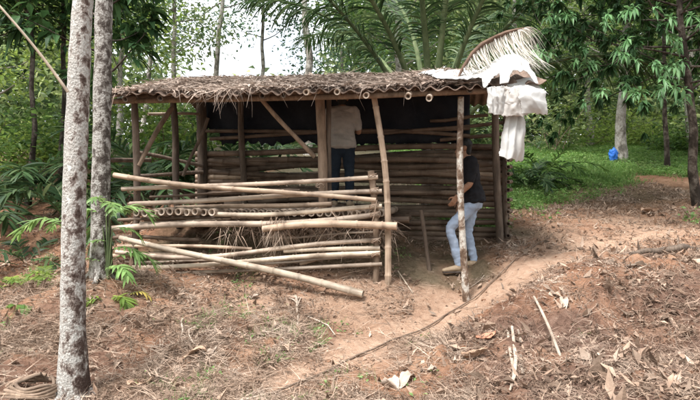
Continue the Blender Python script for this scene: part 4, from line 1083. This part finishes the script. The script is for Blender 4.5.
# --- trees behind, each its own form
BG = 'trees standing behind the hut'
def bgt(name, label, px, Y, H, r, bark, leaf, seed, **k):
    return make_tree(name, label, gp(px, Y), H, r, bark, leaf, seed, group=BG, **k)
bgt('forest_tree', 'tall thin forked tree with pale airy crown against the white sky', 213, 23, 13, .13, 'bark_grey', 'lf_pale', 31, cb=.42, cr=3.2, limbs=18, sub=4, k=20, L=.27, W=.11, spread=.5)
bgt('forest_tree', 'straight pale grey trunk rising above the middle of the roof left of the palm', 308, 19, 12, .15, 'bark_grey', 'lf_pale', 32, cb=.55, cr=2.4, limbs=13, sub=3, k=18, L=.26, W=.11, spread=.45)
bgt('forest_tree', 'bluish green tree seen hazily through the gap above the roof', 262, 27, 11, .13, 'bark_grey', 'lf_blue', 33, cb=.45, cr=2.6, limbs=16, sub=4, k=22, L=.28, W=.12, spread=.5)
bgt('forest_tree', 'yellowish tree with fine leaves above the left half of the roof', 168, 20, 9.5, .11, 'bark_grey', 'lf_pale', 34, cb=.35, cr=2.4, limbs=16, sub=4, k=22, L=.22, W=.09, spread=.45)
bgt('forest_tree', 'dark slim trunk in the shade at the upper left of the photo', 27, 11.5, 9, .06, 'bark_dark', 'lf_dark', 35, cb=.38, cr=2.3, limbs=24, sub=6, k=34, L=.20, W=.09, spread=.38)
bgt('forest_tree', 'dark bushy tree right behind the near blotched trunk', 62, 12.5, 8.5, .07, 'bark_dark', 'lf_mid', 36, cb=.36, cr=2.0, limbs=18, sub=5, k=24, L=.20, W=.09, spread=.38)
bgt('forest_tree', 'sunlit yellow green tree showing through at the far left edge', -5, 18, 8, .12, 'bark_grey', 'lf_light', 37, cb=.18, cr=2.8, limbs=20, sub=4, k=24, L=.24, W=.10, spread=.45)
bgt('forest_tree', 'bright green tree glimpsed between the two lichen trunks and the roof', 118, 17, 7.5, .10, 'bark_grey', 'lf_light', 38, cb=.22, cr=2.0, limbs=16, sub=4, k=22, L=.22, W=.10, spread=.4)
bgt('forest_tree', 'dense green tree behind the fronds of the palm', 400, 22, 12, .16, 'bark_grey', 'lf_mid', 39, cb=.25, cr=3.4, limbs=24, sub=5, k=22, L=.27, W=.11, spread=.5)
bgt('forest_tree', 'mottled green tree between the palm and the dark fruit tree', 520, 21, 11, .15, 'bark_grey', 'lf_pale', 40, cb=.22, cr=3.0, limbs=22, sub=5, k=22, L=.26, W=.11, spread=.48)
bgt('forest_tree', 'light green tree glimpsed through the middle of the dark fruit tree', 590, 23, 11, .15, 'bark_grey', 'lf_light', 41, cb=.2, cr=3.2, limbs=22, sub=5, k=20, L=.27, W=.11, spread=.5)
bgt('forest_tree', 'green tree behind the trunk of the dark fruit tree at the right edge', 690, 20, 10, .15, 'bark_grey', 'lf_mid', 42, cb=.2, cr=3.2, limbs=22, sub=5, k=22, L=.26, W=.11, spread=.5)
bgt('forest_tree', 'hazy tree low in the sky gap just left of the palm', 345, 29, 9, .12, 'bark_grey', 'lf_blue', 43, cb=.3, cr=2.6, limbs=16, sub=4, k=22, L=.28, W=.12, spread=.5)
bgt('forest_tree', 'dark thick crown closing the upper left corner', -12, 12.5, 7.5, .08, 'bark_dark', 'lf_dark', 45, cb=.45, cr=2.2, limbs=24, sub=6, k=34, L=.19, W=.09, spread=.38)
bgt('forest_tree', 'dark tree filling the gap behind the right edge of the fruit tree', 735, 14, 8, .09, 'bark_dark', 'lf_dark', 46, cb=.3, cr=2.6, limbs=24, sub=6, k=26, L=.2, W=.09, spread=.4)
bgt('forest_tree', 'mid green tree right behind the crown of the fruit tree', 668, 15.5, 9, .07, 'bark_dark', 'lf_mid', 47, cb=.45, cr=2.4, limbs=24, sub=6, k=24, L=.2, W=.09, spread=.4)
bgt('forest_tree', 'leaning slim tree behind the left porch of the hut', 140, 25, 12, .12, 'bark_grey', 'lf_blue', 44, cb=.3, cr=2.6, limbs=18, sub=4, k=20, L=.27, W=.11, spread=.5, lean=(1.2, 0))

# --- far wood
rg = np.random.default_rng(77); mb = MB(); C = []
while len(C) < 3400:
    Yf = rg.uniform(31, 50); px = rg.uniform(-120, 830); x = (px - 350) / FPX * Yf; g = 4.4 + (Yf - 30) * .06
    gap = smooth(120, 175, px) * (1 - smooth(315, 350, px))
    hmax = (13 + 4 * vnoise(np.array([x * .3]), np.array([2.]), 4)[0]) * (1 - gap) + 3.6 * gap
    C.append((x, Yf, g + rg.uniform(0, 1) * hmax))
while len(C) < 6600:
    Yf = rg.uniform(27, 44); px = rg.uniform(-150, 850); x = (px - 350) / FPX * Yf
    if 110 < px < 350: continue
    C.append((x, Yf, G(x, Yf) + rg.uniform(0, 1) ** 1.2 * 11))
# unseen wood behind the camera, added to keep light out of the hut
while len(C) < 7900:
    th = rg.uniform(-.35, pi + .35); R_ = rg.uniform(15, 26); x, yv = R_ * cos(th), -R_ * sin(th) - 1
    C.append((x, yv, G(x, yv) + rg.uniform(0, 1) * 13))
C = np.array(C)
cluster_leaves(mb, C, 18, .75, .55, .26, rg, .5)
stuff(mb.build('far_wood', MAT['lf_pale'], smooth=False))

# --- the palm behind the roof
pb = gp(432, 10.9)
palm = thing('palm_tree', pb, 'palm with thick upright stalks rising behind the roof right of centre', 'palm')
zb = 1.1
MB().tube([(0, 0, -.25), (0, 0, .5), (.02, 0, zb + .3)], [.24, .21, .2], 16, jit=.1, seed=3).build('trunk', MAT['bark_dark'], palm)
rg = np.random.default_rng(91)
for az, el, L, cv in [(3.5, 1.12, 5.2, .55), (2.9, 1.25, 5.4, .9), (4.4, 1.42, 5.6, .8), (1.8, 1.40, 5.6, .8), (4.9, 1.48, 5.8, .6), (5.9, 1.25, 5.2, .8), (.3, 1.15, 5.2, .9), (.9, 1.3, 5.6, .9), (2.3, 1.2, 5.4, .9), (5.4, 1.36, 5.5, .7), (3.9, 1.25, 5.2, .8), (6.2, .95, 4.8, 1.0)]:
    mb = MB(); b0 = (.16 * cos(az), .16 * sin(az), zb)
    frond(mb, b0, az, el, L, 92, 1.0, .034, cv, rg, .085, start=.36, leafdroop=.6, seg=14, vee=.1, seg_l=6)
    mb.build('frond', [MAT['petiole'], MAT['lf_palm']], palm)

# --- understory: palms and big shrubs
UP = 'low palms growing in the shade left of and behind the hut'
for args in [('dark arching palm in the shade at the left edge behind the blotched trunk', gp(18, 10.6), 9, 2.2, 51), ('low dark palm between the far left edge and the near tree, sprawling over leaf litter', gp(-25, 10.2), 8, 2.0, 52),
             ('palm just left of the pale trunk with fronds reaching the hut porch', gp(70, 9.4), 9, 2.0, 53), ('palm filling the porch opening between the left posts', gp(150, 10.6), 14, 2.3, 54),
             ('palm behind the porch brace beside the dark corner post', gp(190, 11.2), 10, 2.2, 55), ('palm showing through the gap under the dark rear sheet', gp(240, 11.5), 9, 2.3, 56)]:
    palm_clump('understory_palm', args[0], args[1], args[2], args[3], args[4], group=UP, lL=.62, lW=.055, nl=24, curve=1.3)
palm_clump('broad_fern', 'fern with long leaves at the right of the white hanging strip', gp(540, 14.5), 14, 1.7, 57, leaf='lf_mid', cat='fern', lL=.34, lW=.05, nl=26, curve=1.2)
palm_clump('broad_fern', 'fern clump behind the corner post and grass', gp(527, 13.2), 12, 1.4, 58, leaf='lf_palm', cat='fern', lL=.3, lW=.045, nl=24, curve=1.2)
SH = 'shrubs at the back of the clearing'
for lb, px, Y, h, w, lf, sd in [('bright shrub at the back of the grass left of the blue bag', 578, 22.5, 1.6, 1.6, 'lf_light', 61), ('mid green shrub just right of the blue bag', 648, 22.5, 1.5, 1.8, 'lf_light', 62),
        ('pale shrub behind the fern near the white strip', 552, 20, 2.4, 1.8, 'lf_pale', 63), ('low shrub at the right edge behind the dark trunk', 712, 19, 1.6, 1.7, 'lf_mid', 64), ('dark shrub under the fruit tree crown', 676, 20.5, 1.0, 1.2, 'lf_mid', 65),
        ('sunlit shrub at the far left below the dark trees', 12, 14, 1.6, 1.5, 'lf_light', 66), ('green shrub on the slope between slim dark trunk and near tree', 45, 15, 1.5, 1.6, 'lf_mid', 67),
        ('shrub lit from behind seen through the porch', 163, 14.5, 2.0, 1.6, 'lf_light', 68), ('green shrub behind the hut beside the dark corner post', 215, 15.5, 2.2, 1.8, 'lf_mid', 69),
        ('yellow green shrub seen over the far end of the grass', 612, 24.5, 2.4, 2.4, 'lf_light', 70), ('big leafy shrub closing the far left edge', -40, 12, 2.2, 1.8, 'lf_mid', 71), ('leafy shrub between the pale trunk and the porch', 115, 12.5, 1.8, 1.2, 'lf_mid', 72)]:
    shrub('shrub', lb, gp(px, Y), h, w, lf, sd, n=56, k=24, L=.2, W=.09, group=SH)
shrub('young_plant', 'small light green plant on bare earth at the right edge', on_ground(692, 225), .55, .25, 'lf_young', 81, n=12, k=7, L=.10, W=.06, cat='plant', stems=3)

# --- light green seedlings in front of the rails
def seedling(label, base, canes, leaf, seed, L, lL, lW, nl=9, leafdroop=.5, curve=1.2):
    rg = np.random.default_rng(seed); t = thing('seedling', base, label, 'plant')
    for cx, cy, cz, az, el, k in canes:
        mb = MB()
        if cz > .02: mb.tube([(0, 0, -.05), (cx * .4, cy * .4, cz * .5), (cx, cy, cz)], [.011, .009, .006], 6, m=0)
        frond(mb, (cx, cy, cz), az, el, L * k, nl, lL * k, lW * k, curve, rg, .006, start=.12, leafdroop=leafdroop, seg=7, vee=.15, seg_l=5)
        mb.build('frond', [MAT['petiole'], MAT[leaf]], t)
    return t
sb = on_ground(108, 283)
seedling('light green bamboo seedling with drooping leaves in front of the left rails', sb, [(.02, 0, .78, .2, .5, 1.1), (-.03, .02, .74, 2.9, .6, 1), (.03, -.03, .80, 5.2, .7, .9), (.0, .05, .7, 1.4, .9, .8), (.05, 0, .25, .1, .5, 1.15), (-.04, 0, .22, 3.3, .5, .8), (.02, -.03, .12, 5.6, .6, 1), (.0, .0, .45, 3.6, .4, .6), (.06, -.02, .6, .5, .2, .8), (-.06, 0, .62, 2.4, .3, .8), (.04, .03, .36, 6.0, .4, .9), (0, -.05, .84, 4.6, .9, .7), (.02, .02, .08, 1.0, .7, .7)], 'lf_young', 82, .46, .19, .03, 13)
seedling('yellowing seedling frond low beside the left end of the rails', on_ground(128, 298), [(0, 0, .02, 0, .55, 1), (0, 0, .02, .6, .6, .7)], 'lf_yellow', 83, .27, .11, .02)
seedling('single light green frond reaching left from behind the near trunk', PX(68, 238, 5.0) * 1, [(0, 0, .12, 3.1, .45, 1.0), (0, 0, .06, 2.6, .7, .6)], 'lf_young', 84, .52, .17, .035, 12)
palm_clump('low_palm', 'low palm with dark green spreading leaves at the far left edge of the litter', on_ground(8, 308), 5, .75, 85, leaf='lf_mid', cat='palm', lL=.3, lW=.04, nl=12, curve=.9, el=(.3, .8), azr=(-.4, 2.4), r=.008)
palm_clump('low_palm', 'low palm sprouting in the litter left of the near trunk', on_ground(28, 262), 6, .8, 86, leaf='lf_palm', cat='palm', lL=.32, lW=.04, nl=12, curve=1., el=(.3, .9), r=.008)
for lb, px, py, n_, L_, sd in [('light green fern on the litter at the left edge of the slope', 12, 285, 6, .6, 87), ('light green fern between the near blotched trunk and the left edge', 46, 282, 5, .45, 88), ('small light fern at the foot of the pale trunk', 112, 298, 5, .35, 89)]:
    palm_clump('fern', lb, on_ground(px, py), n_, L_, sd, leaf='lf_light', cat='fern', lL=.17, lW=.028, nl=14, curve=1.1, el=(.4, 1.0), r=.006)
for k, (px, py, lb) in enumerate([(165, 320, 'tiny green weed on the bank below the left rails'), (165, 380, 'small green weed in the litter right of the near trunk'), (228, 310, 'small weed under the middle of the slanting pole'), (208, 388, 'green weed at the bottom edge left of the vine'),
                                  (18, 350, 'small bright weed left of the near trunk'), (430, 395, 'weed among big dead leaves at the bottom edge'), (265, 315, 'grassy weed left of the pale forked root'), (545, 330, 'dull green weed behind the pale slanting stick')]):
    shrub('weed', lb, on_ground(px, py), .12, .16, 'lf_young' if k < 6 else 'lf_mid', 180 + k, n=8, k=9, L=.055, W=.02, cat='weed', stems=3)

# ------------------------------------------------------------------ grass and low plants on the slope
rg = np.random.default_rng(5); n = 520000
y = 9 + 17 * rg.uniform(0, 1, n) ** 1.2; x = rg.uniform(1.6, 13, n)
keep = (x / y < .72) & (rg.uniform(0, 1, n) < green_mask(x, y) ** 1.3 * .55 * np.clip(1.5 * vnoise(x * 1.1, y * 1.1, 60) + .75, .08, 1))
x, y = x[keep], y[keep]; n = len(x)
P = np.c_[x, y, gz(x, y) - .01]
mb = MB()
D = np.stack([rg.normal(0, .5, n), rg.normal(0, .5, n), np.ones(n)], 1)
hgt = rg.uniform(.05, .17, n) * (1 + .9 * np.clip(vnoise(x * .7, y * .7, 61) * 2, -.5, 1))
mb.strips(P, D, hgt, rg.uniform(.010, .022, n), rg.normal(0, .06, (n, 3)), seg=2)
m_ = rg.uniform(0, 1, n) < .5; Pm = P[m_]; k = len(Pm); Pm = Pm + np.c_[np.zeros((k, 2)), rg.uniform(.02, .16, k)]
mb.leaves(Pm + 0, np.stack([rg.normal(0, 1, k), rg.normal(0, 1, k), rg.normal(.2, .3, k)], 1), np.stack([rg.normal(0, .4, k), rg.normal(0, .4, k), np.ones(k)], 1), rg.uniform(.06, .14, k), rg.uniform(.03, .06, k), droop=.4)
print('grass', n)
stuff(mb.build('grass', MAT['grass'], smooth=False))

# sparse tiny weeds over the slope below the hut and round the trunks
rg = np.random.default_rng(15); n = 1500
x = rg.uniform(-4.6, .8, n); y = rg.uniform(3.6, 8.5, n)
k_ = (np.abs(x) < y * .7) & (fbm(x * 1.6, y * 1.6, 90, 3) > .12) & (path_mask(x, y) * (x > -1) < .5); x, y = x[k_], y[k_]
mb = MB(); C = np.c_[x, y, gz(x, y) + .02]; cluster_leaves(mb, C, 9, .028, .055, .02, rg, .3, upn=.6)
n = len(C); P = np.repeat(C, 6, 0); P[:, 2] -= .03; D = rg.normal(0, .5, (n * 6, 3)); D[:, 2] = 1
mb.strips(P, D, rg.uniform(.04, .13, n * 6), rg.uniform(.003, .007, n * 6), rg.normal(0, .04, (n * 6, 3)), seg=3)
stuff(mb.build('weeds', MAT['lf_young'], smooth=False))

# ------------------------------------------------------------------ litter on the ground
def inside_hut(x, y):
    u, v = hut_uv(x, y); return (u > -.1) & (u < 4.9) & (v > .25) & (v < 2.3)
def scatter(n, seed, x0=-6, x1=7.5, y0=2.6, y1=13.5, bare=.88, power=1.6):
    rg = np.random.default_rng(seed)
    y = y0 + (y1 - y0) * rg.uniform(0, 1, n) ** power; x = rg.uniform(x0, x1, n)
    pm = path_mask(x, y) * np.where(x < -.7, .12, 1); gm = green_mask(x, y)
    cl = np.clip(fbm(x * 1.9, y * 1.9, 70, 3) * 2.2 + .78, .22, 1)
    keep = (np.abs(x) < y * .72 + .6) & (rg.uniform(0, 1, n) < (1 - bare * pm) * (1 - .75 * gm) * cl) & ~(inside_hut(x, y) & (rg.uniform(0, 1, n) < .75))
    return x[keep], y[keep], rg
x, y, rg = scatter(150000, 6, power=1.8); n = len(x)
mb = MB(); P = np.c_[x, y, gz(x, y) + rg.uniform(.005, .045, n)]
D = np.stack([rg.normal(0, 1, n), rg.normal(0, 1, n), rg.normal(.1, .3, n)], 1); N = np.stack([rg.normal(0, .45, n), rg.normal(-.1, .45, n), np.ones(n)], 1)
L = rg.uniform(.016, .062, n) * (1 + 1.5 * (rg.uniform(0, 1, n) < .07))
mb.leaves(P, D, N, L, L * rg.uniform(.25, .55, n), fold=rg.uniform(-.5, .8, n), droop=rg.uniform(-.9, .9, n))
print('litter', n)
x, y, rg = scatter(13000, 29, bare=.95, power=1.7); n = len(x); L = rg.uniform(.05, .13, n)
mb.leaves(np.c_[x, y, gz(x, y) + rg.uniform(.01, .05, n)], np.stack([rg.normal(0, 1, n), rg.normal(0, 1, n), rg.normal(.1, .35, n)], 1), np.stack([rg.normal(0, .5, n), rg.normal(-.1, .5, n), np.ones(n)], 1), L, L * rg.uniform(.2, .5, n), fold=rg.uniform(-.5, .8, n), droop=rg.uniform(-.9, .9, n))
stuff(mb.build('leaf_litter', MAT['litter'], smooth=False))
x, y, rg = scatter(130000, 8, bare=.95, power=1.7)
_k = (rg.uniform(0, 1, len(x)) < .4) | (x < .6) | (y > 5.4); x, y = x[_k], y[_k]; n = len(x)
mb = MB(); P = np.c_[x, y, gz(x, y) + rg.uniform(.003, .04, n)]
D = np.stack([rg.normal(0, 1, n), rg.normal(0, 1, n), rg.normal(.05, .25, n)], 1)
Ls = rg.uniform(.03, .16, n) * (1 + 1.2 * (rg.uniform(0, 1, n) < .12))
mb.strips(P, D, Ls, rg.uniform(.002, .007, n), rg.normal(0, .45, (n, 3)) * Ls[:, None] * np.array([1, 1, .35]), seg=4)
# matted straw and curled leaves at lower left
x, y, rg = scatter(95000, 28, x0=-4, x1=.9, y0=3.4, y1=6.9, bare=.95, power=1.6)
_k = rg.uniform(0, 1, len(x)) > smooth(5.2, 6.3, y + .35 * np.clip(-x - 2.2, -3, 0)) * (x > -2.4) * .85; x, y = x[_k], y[_k]; n = len(x)
P = np.c_[x, y, gz(x, y) + rg.uniform(.005, .06, n)]; Ls = rg.uniform(.05, .2, n)
mb.strips(P, np.stack([rg.normal(0, 1, n), rg.normal(0, 1, n), rg.normal(.05, .3, n)], 1), Ls, rg.uniform(.002, .008, n), rg.normal(0, .5, (n, 3)) * Ls[:, None] * np.array([1, 1, .4]), seg=4)
# tangled tufts standing out of the litter
x, y, rg = scatter(5200, 18, bare=.97, power=1.7); k = 34
P = np.repeat(np.c_[x, y, gz(x, y) + .01], k, 0); n = len(P); P[:, :2] += rg.normal(0, .045, (n, 2)); P[:, 2] += rg.uniform(0, .03, n)
D = np.stack([rg.normal(0, 1, n), rg.normal(0, 1, n), rg.uniform(-.1, .9, n)], 1); Ls = rg.uniform(.04, .17, n)
mb.strips(P, D, Ls, rg.uniform(.002, .005, n), np.stack([rg.normal(0, .4, n) * Ls, rg.normal(0, .4, n) * Ls, -rg.uniform(.1, .7, n) * Ls], 1), seg=4)
print('straw', mb.n)
stuff(mb.build('dry_straw', MAT['straw'], smooth=False)); mb = MB()
# dry roots hanging down the cut bank at lower right
k = 14000; px = rg.uniform(440, 760, k); yy = rg.uniform(3.2, 5.6, k); xx = (px - 350) / FPX * yy
Pb = np.c_[xx, yy, gz(xx, yy) + rg.uniform(.0, .05, k)]
D = np.stack([rg.normal(0, .6, k), rg.normal(-.5, .5, k), rg.normal(-.1, .5, k)], 1)
mb.strips(Pb, D, rg.uniform(.05, .22, k), rg.uniform(.002, .005, k), np.stack([rg.normal(0, .06, k), rg.normal(-.02, .04, k), -rg.uniform(0, .10, k)], 1), seg=4)
stuff(mb.build('root_hairs', MAT['bank_root'], smooth=False))
# fallen twigs
x, y, rg = scatter(900, 12, bare=.8); mb = MB()
for a, b2 in zip(x, y):
    L = rg.uniform(.1, .45); th = rg.uniform(0, pi); Q = []
    for s in np.linspace(-.5, .5, 5): Q.append((a + cos(th) * L * s + rg.normal(0, .012), b2 + sin(th) * L * s + rg.normal(0, .012)))
    Q = np.array(Q); zz_ = gz(Q[:, 0], Q[:, 1]) + rg.uniform(.008, .03); r0 = rg.uniform(.003, .009)
    mb.tube(np.c_[Q, zz_], np.linspace(r0, r0 * .5, 5), 5)
stuff(mb.build('fallen_twigs', MAT['twig']))
# clods of earth
x, y, rg = scatter(1500, 14, bare=.3); mb = MB()
for a, b2 in zip(x, y):
    r0 = rg.uniform(.008, .028); ball(mb, (a, b2, G(a, b2) + r0 * .2), (r0 * rg.uniform(.8, 1.5), r0 * rg.uniform(.8, 1.5), r0 * .7), 8)
stuff(mb.build('earth_clods', MAT['ground']))

# ------------------------------------------------------------------ single things lying on the ground
def lying(name, pxs, r, mat, label, cat, lift=.012, seg=8, jit=.0, part=None, seed=1):
    P = [on_ground(*p) for p in pxs]
    A = np.array([tuple(p) for p in P]); t = np.linspace(0, len(A) - 1, len(A) * 6)
    Q = np.stack([np.interp(t, np.arange(len(A)), A[:, j]) for j in range(3)], 1)
    if jit: 
        rg = np.random.default_rng(seed); w = np.cumsum(rg.normal(0, jit, (len(Q), 2)), 0) * .4; Q[:, :2] += w - np.linspace(0, 1, len(Q))[:, None] * w[-1]
    zs = gz(Q[:, 0], Q[:, 1]); zs = np.convolve(np.r_[[zs[0]] * 2, zs, [zs[-1]] * 2], np.ones(5) / 5, 'valid')
    Q[:, 2] = np.maximum(zs, gz(Q[:, 0], Q[:, 1])) + lift
    R = np.interp(np.linspace(0, 1, len(Q)), np.linspace(0, 1, len(r)), r) if hasattr(r, '__len__') else r
    c = Vector(Q[len(Q) // 2])
    return tag(MB().tube(Q - np.array(c), R, seg, jit=.06, seed=seed).build(name, MAT[mat], None, loc=c), label, cat)
lying('vine', [(266,399),(300,386),(340,368),(375,352),(410,337),(440,322),(462,308),(485,291),(505,272),(530,252),(552,236)], [.010,.010,.008,.006], 'twig', 'long thin dark vine trailing over the bare path from bottom edge to the right', 'vine', jit=.012, lift=.03)
lying('curved_root', [(468,290),(478,284),(486,275),(489,264)], .007, 'root', 'thin pale root curving on the earth right of the slim post', 'root', jit=.01)
lying('dark_branch', [(630,261),(655,259),(680,255),(712,251)], [.02,.034,.040,.042], 'wood_dark', 'thick dark dead branch lying at the right edge on bare earth', 'branch', lift=.07)
def loose(name, a, b, r0, r1, mat, label, cat, sag=.0, bend=0.0):
    c = (Vector(a) + Vector(b)) / 2; t = np.linspace(0, 1, 9); A = np.array(tuple(a)); B = np.array(tuple(b))
    Q = A + (B - A) * t[:, None]; Q[:, 2] += np.sin(t * pi) * sag; Q[:, 0] += np.sin(t * pi) * bend
    return tag(MB().tube(Q - np.array(c), np.linspace(r0, r1, 9), 8, jit=.05, seed=3).build(name, MAT[mat], None, loc=c), label, cat)
a = on_ground(534, 305); b = on_ground(562, 364); a.z += .05; b.z += .02
loose('pale_stick', a, b, .011, .013, 'root', 'straight pale stick slanting down the cut bank at lower right', 'stick', .03)
a = on_ground(398, 280, y0=5); b = on_ground(413, 295, y0=5); a.z += .1; b.z += .02
loose('pale_stick', a, b, .009, .008, 'bam_pale', 'short pale stick propped beside the foot of the leaning post', 'stick')
c1 = PX(-4, 2, 4.2); c2 = PX(68, 92, 4.33)
loose('bamboo_cane', c1, c2, .008, .012, 'bam_pale', 'thin pale cane slanting down from the upper left corner to the near trunk', 'cane', bend=.02)
# pale roots sticking out of the bank
def rootthing(label, runs, cat='root'):
    base = on_ground(*runs[0][0][-1]); t = thing('pale_root', base, label, cat)
    for pts, r in runs:
        P = [on_ground(*p) for p in pts]; Q = np.array([tuple(p) for p in P]); Q[:, 2] += .03 + .02 * np.sin(np.linspace(0, pi, len(Q)))
        MB().tube(Q - np.array(base), np.linspace(r, r * .6, len(Q)), 7, jit=.1, seed=5).build('root_strand', MAT['root'], t)
    return t
rootthing('pale forked root standing out of the bank below the slanting pole', [([(296,299),(297,306),(297,314),(298,322),(297,334)], .016), ([(290,301),(295,305),(298,309)], .010), ([(301,301),(299,306),(297,312)], .009)])
rootthing('short pale root below the left rails, bent like a hook', [([(183,322),(181,328),(183,335),(181,342)], .013), ([(189,333),(189,342),(193,349),(199,351)], .008), ([(188,333),(197,332),(204,330)], .007)])
rootthing('thin pale root curving right of the forked root', [([(308,320),(318,325),(328,330),(335,338)], .009)])
# cut dead stems hanging on the bank
st = thing('dead_plant', on_ground(515, 385, y0=2.5), 'dead torn plant with pale flat strips hanging down the cut bank', 'dead plant')
for k, (pts, w) in enumerate([([(512,334),(514,350),(516,366),(514,384),(510,399)], .022), ([(508,336),(509,350),(512,366),(515,380)], .02), ([(518,333),(521,346),(520,360),(523,378)], .018), ([(500,338),(504,345),(507,356)], .012)]):
    P = np.array([tuple(on_ground(*p, y0=2.4)) for p in pts]); P[:, 2] += .05 - .012 * k; P -= np.array(st.location)
    MB().tube(P, [w * .5, w * .6, w * .65, w * .6, w * .3][:len(P)], 8, flat=.25, jit=.1, seed=k).build('strip', MAT['root'], st)
def dead_leaf(label, px, py, L, W, az, mat='litter', curl=.25, tilt=.25):
    p = on_ground(px, py, y0=2.4); nu, nvv = 14, 7
    U, V = np.meshgrid(np.linspace(0, 1, nu), np.linspace(-1, 1, nvv), indexing='ij')
    prof = np.sin(np.clip(U * .97 + .02, 0, 1) * pi) ** .75
    lx = (U - .5) * L; ly = V * W * .5 * prof
    lz = curl * np.abs(V) ** 1.6 * W * prof + .12 * L * np.sin(U * 5 + px) + .03 * fbm(U.ravel() * 5, V.ravel() * 3 + px, 3, 3).reshape(U.shape) + tilt * L * (U - .5) * .6 + .03
    c, s = cos(az), sin(az)
    Pn = np.stack([lx * c - ly * s, lx * s + ly * c, lz + .02], -1).reshape(-1, 3)
    i = (np.arange(nu - 1)[:, None] * nvv + np.arange(nvv - 1)[None]).ravel()
    o = link('dead_leaf', mesh_np('dead_leaf', Pn, np.stack([i, i + nvv, i + nvv + 1, i + 1], 1), MAT[mat]), None, p)
    md = o.modifiers.new('s', 'SOLIDIFY'); md.thickness = .002
    return tag(o, label, 'dead leaf')
MAT['leaf_brown'] = noise_mat('big_brown_leaf', [(.3, (.30, .19, .13)), (.7, (.46, .33, .24))], scale=7, bump=.4, rand=.1)
MAT['leaf_pale'] = noise_mat('big_pale_leaf', [(.3, (.30, .23, .185)), (.7, (.48, .40, .335))], scale=7, bump=.4, rand=.1)
MAT['leaf_red'] = noise_mat('big_red_leaf', [(.3, (.36, .16, .10)), (.7, (.48, .24, .16))], scale=7, bump=.4, rand=.1)
for a in [('big tan dead leaf on the bank left of the path', 193, 360, .24, .09, .3, 'leaf_brown'), ('whitish torn leaf right beside the big tan one', 210, 358, .14, .07, .7, 'leaf_pale'), ('pale curled leaf standing on the edge of the cut bank', 564, 312, .15, .07, 1.3, 'leaf_pale', .5, .8),
          ('reddish dead leaf among the straw near the path', 486, 343, .20, .11, .4, 'leaf_red'), ('broad pale dead leaf at the bottom edge right of centre', 407, 388, .2, .10, .8, 'leaf_pale', .35), ('broad tan dead leaf at the bottom edge, left one of two', 390, 392, .2, .12, 2.2, 'leaf_pale', .5),
          ('brown dead leaf among straw below the reddish leaf', 474, 362, .2, .1, -.4, 'leaf_brown', .5), ('round pale leaf in the straw near the bottom edge', 432, 376, .08, .07, .2, 'leaf_pale'), ('tan leaf at the bottom edge right of the near trunk', 140, 390, .2, .09, .5, 'leaf_brown'),
          ('pale leaf lying on bare earth under the slanting pole', 254, 301, .12, .08, .4, 'leaf_pale'), ('brown leaf on the open earth below the fruit tree', 648, 214, .3, .2, .3, 'leaf_brown')]: dead_leaf(*a)
# coil of dry vine by the near trunk
cc = on_ground(28, 397, y0=3.2); t = thing('vine_coil', cc, 'coil of thick dry vine lying at the foot of the near blotched trunk', 'vine coil')
for k in range(5):
    rr = .20 - .022 * k; Q = [(rr * 1.25 * cos(a) + .02 * k, rr * .8 * sin(a) - .01 * k, .03 + .018 * k + .05 * max(0, sin(a)) + .012 * sin(3 * a + k)) for a in np.linspace(.4 + k * .3, .4 + k * .3 + 5.6, 32)]
    MB().tube(Q, .014, 8, jit=.05, seed=k).build('loop', MAT['wood_brown'] if k % 2 else MAT['twig'], t)
# blue bag against the far trunk
p = gp(613, 16.7); mb = MB(); ell_chain(mb, [(0, 0, .02), (.02, 0, .2), (0, 0, .42), (.03, 0, .5)], [.13, .17, .13, .03], [.10, .13, .1, .03])
bl = bpy.data.objects.new('tmp', None)
bagme = mb.mesh('blue_bag', MAT['blue'], smooth=False); n = len(bagme.vertices); c = np.empty(n * 3, np.float32); bagme.vertices.foreach_get('co', c); c = c.reshape(-1, 3)
rr_ = 1 + .55 * fbm(c[:, 0] * 9 + c[:, 1] * 5, c[:, 2] * 8, 5, 3); c[:, :2] *= rr_[:, None] * np.array([1.05, .8]); c *= .78; c[:, 2] = c[:, 2] * .9 + .12 + .04 * np.sin(c[:, 0] * 30); bagme.vertices.foreach_set('co', c.ravel()); bagme.update(); bpy.data.objects.remove(bl)
tag(link('blue_bag', bagme, None, p), 'crumpled blue bag against the short pale trunk across the grass', 'bag')
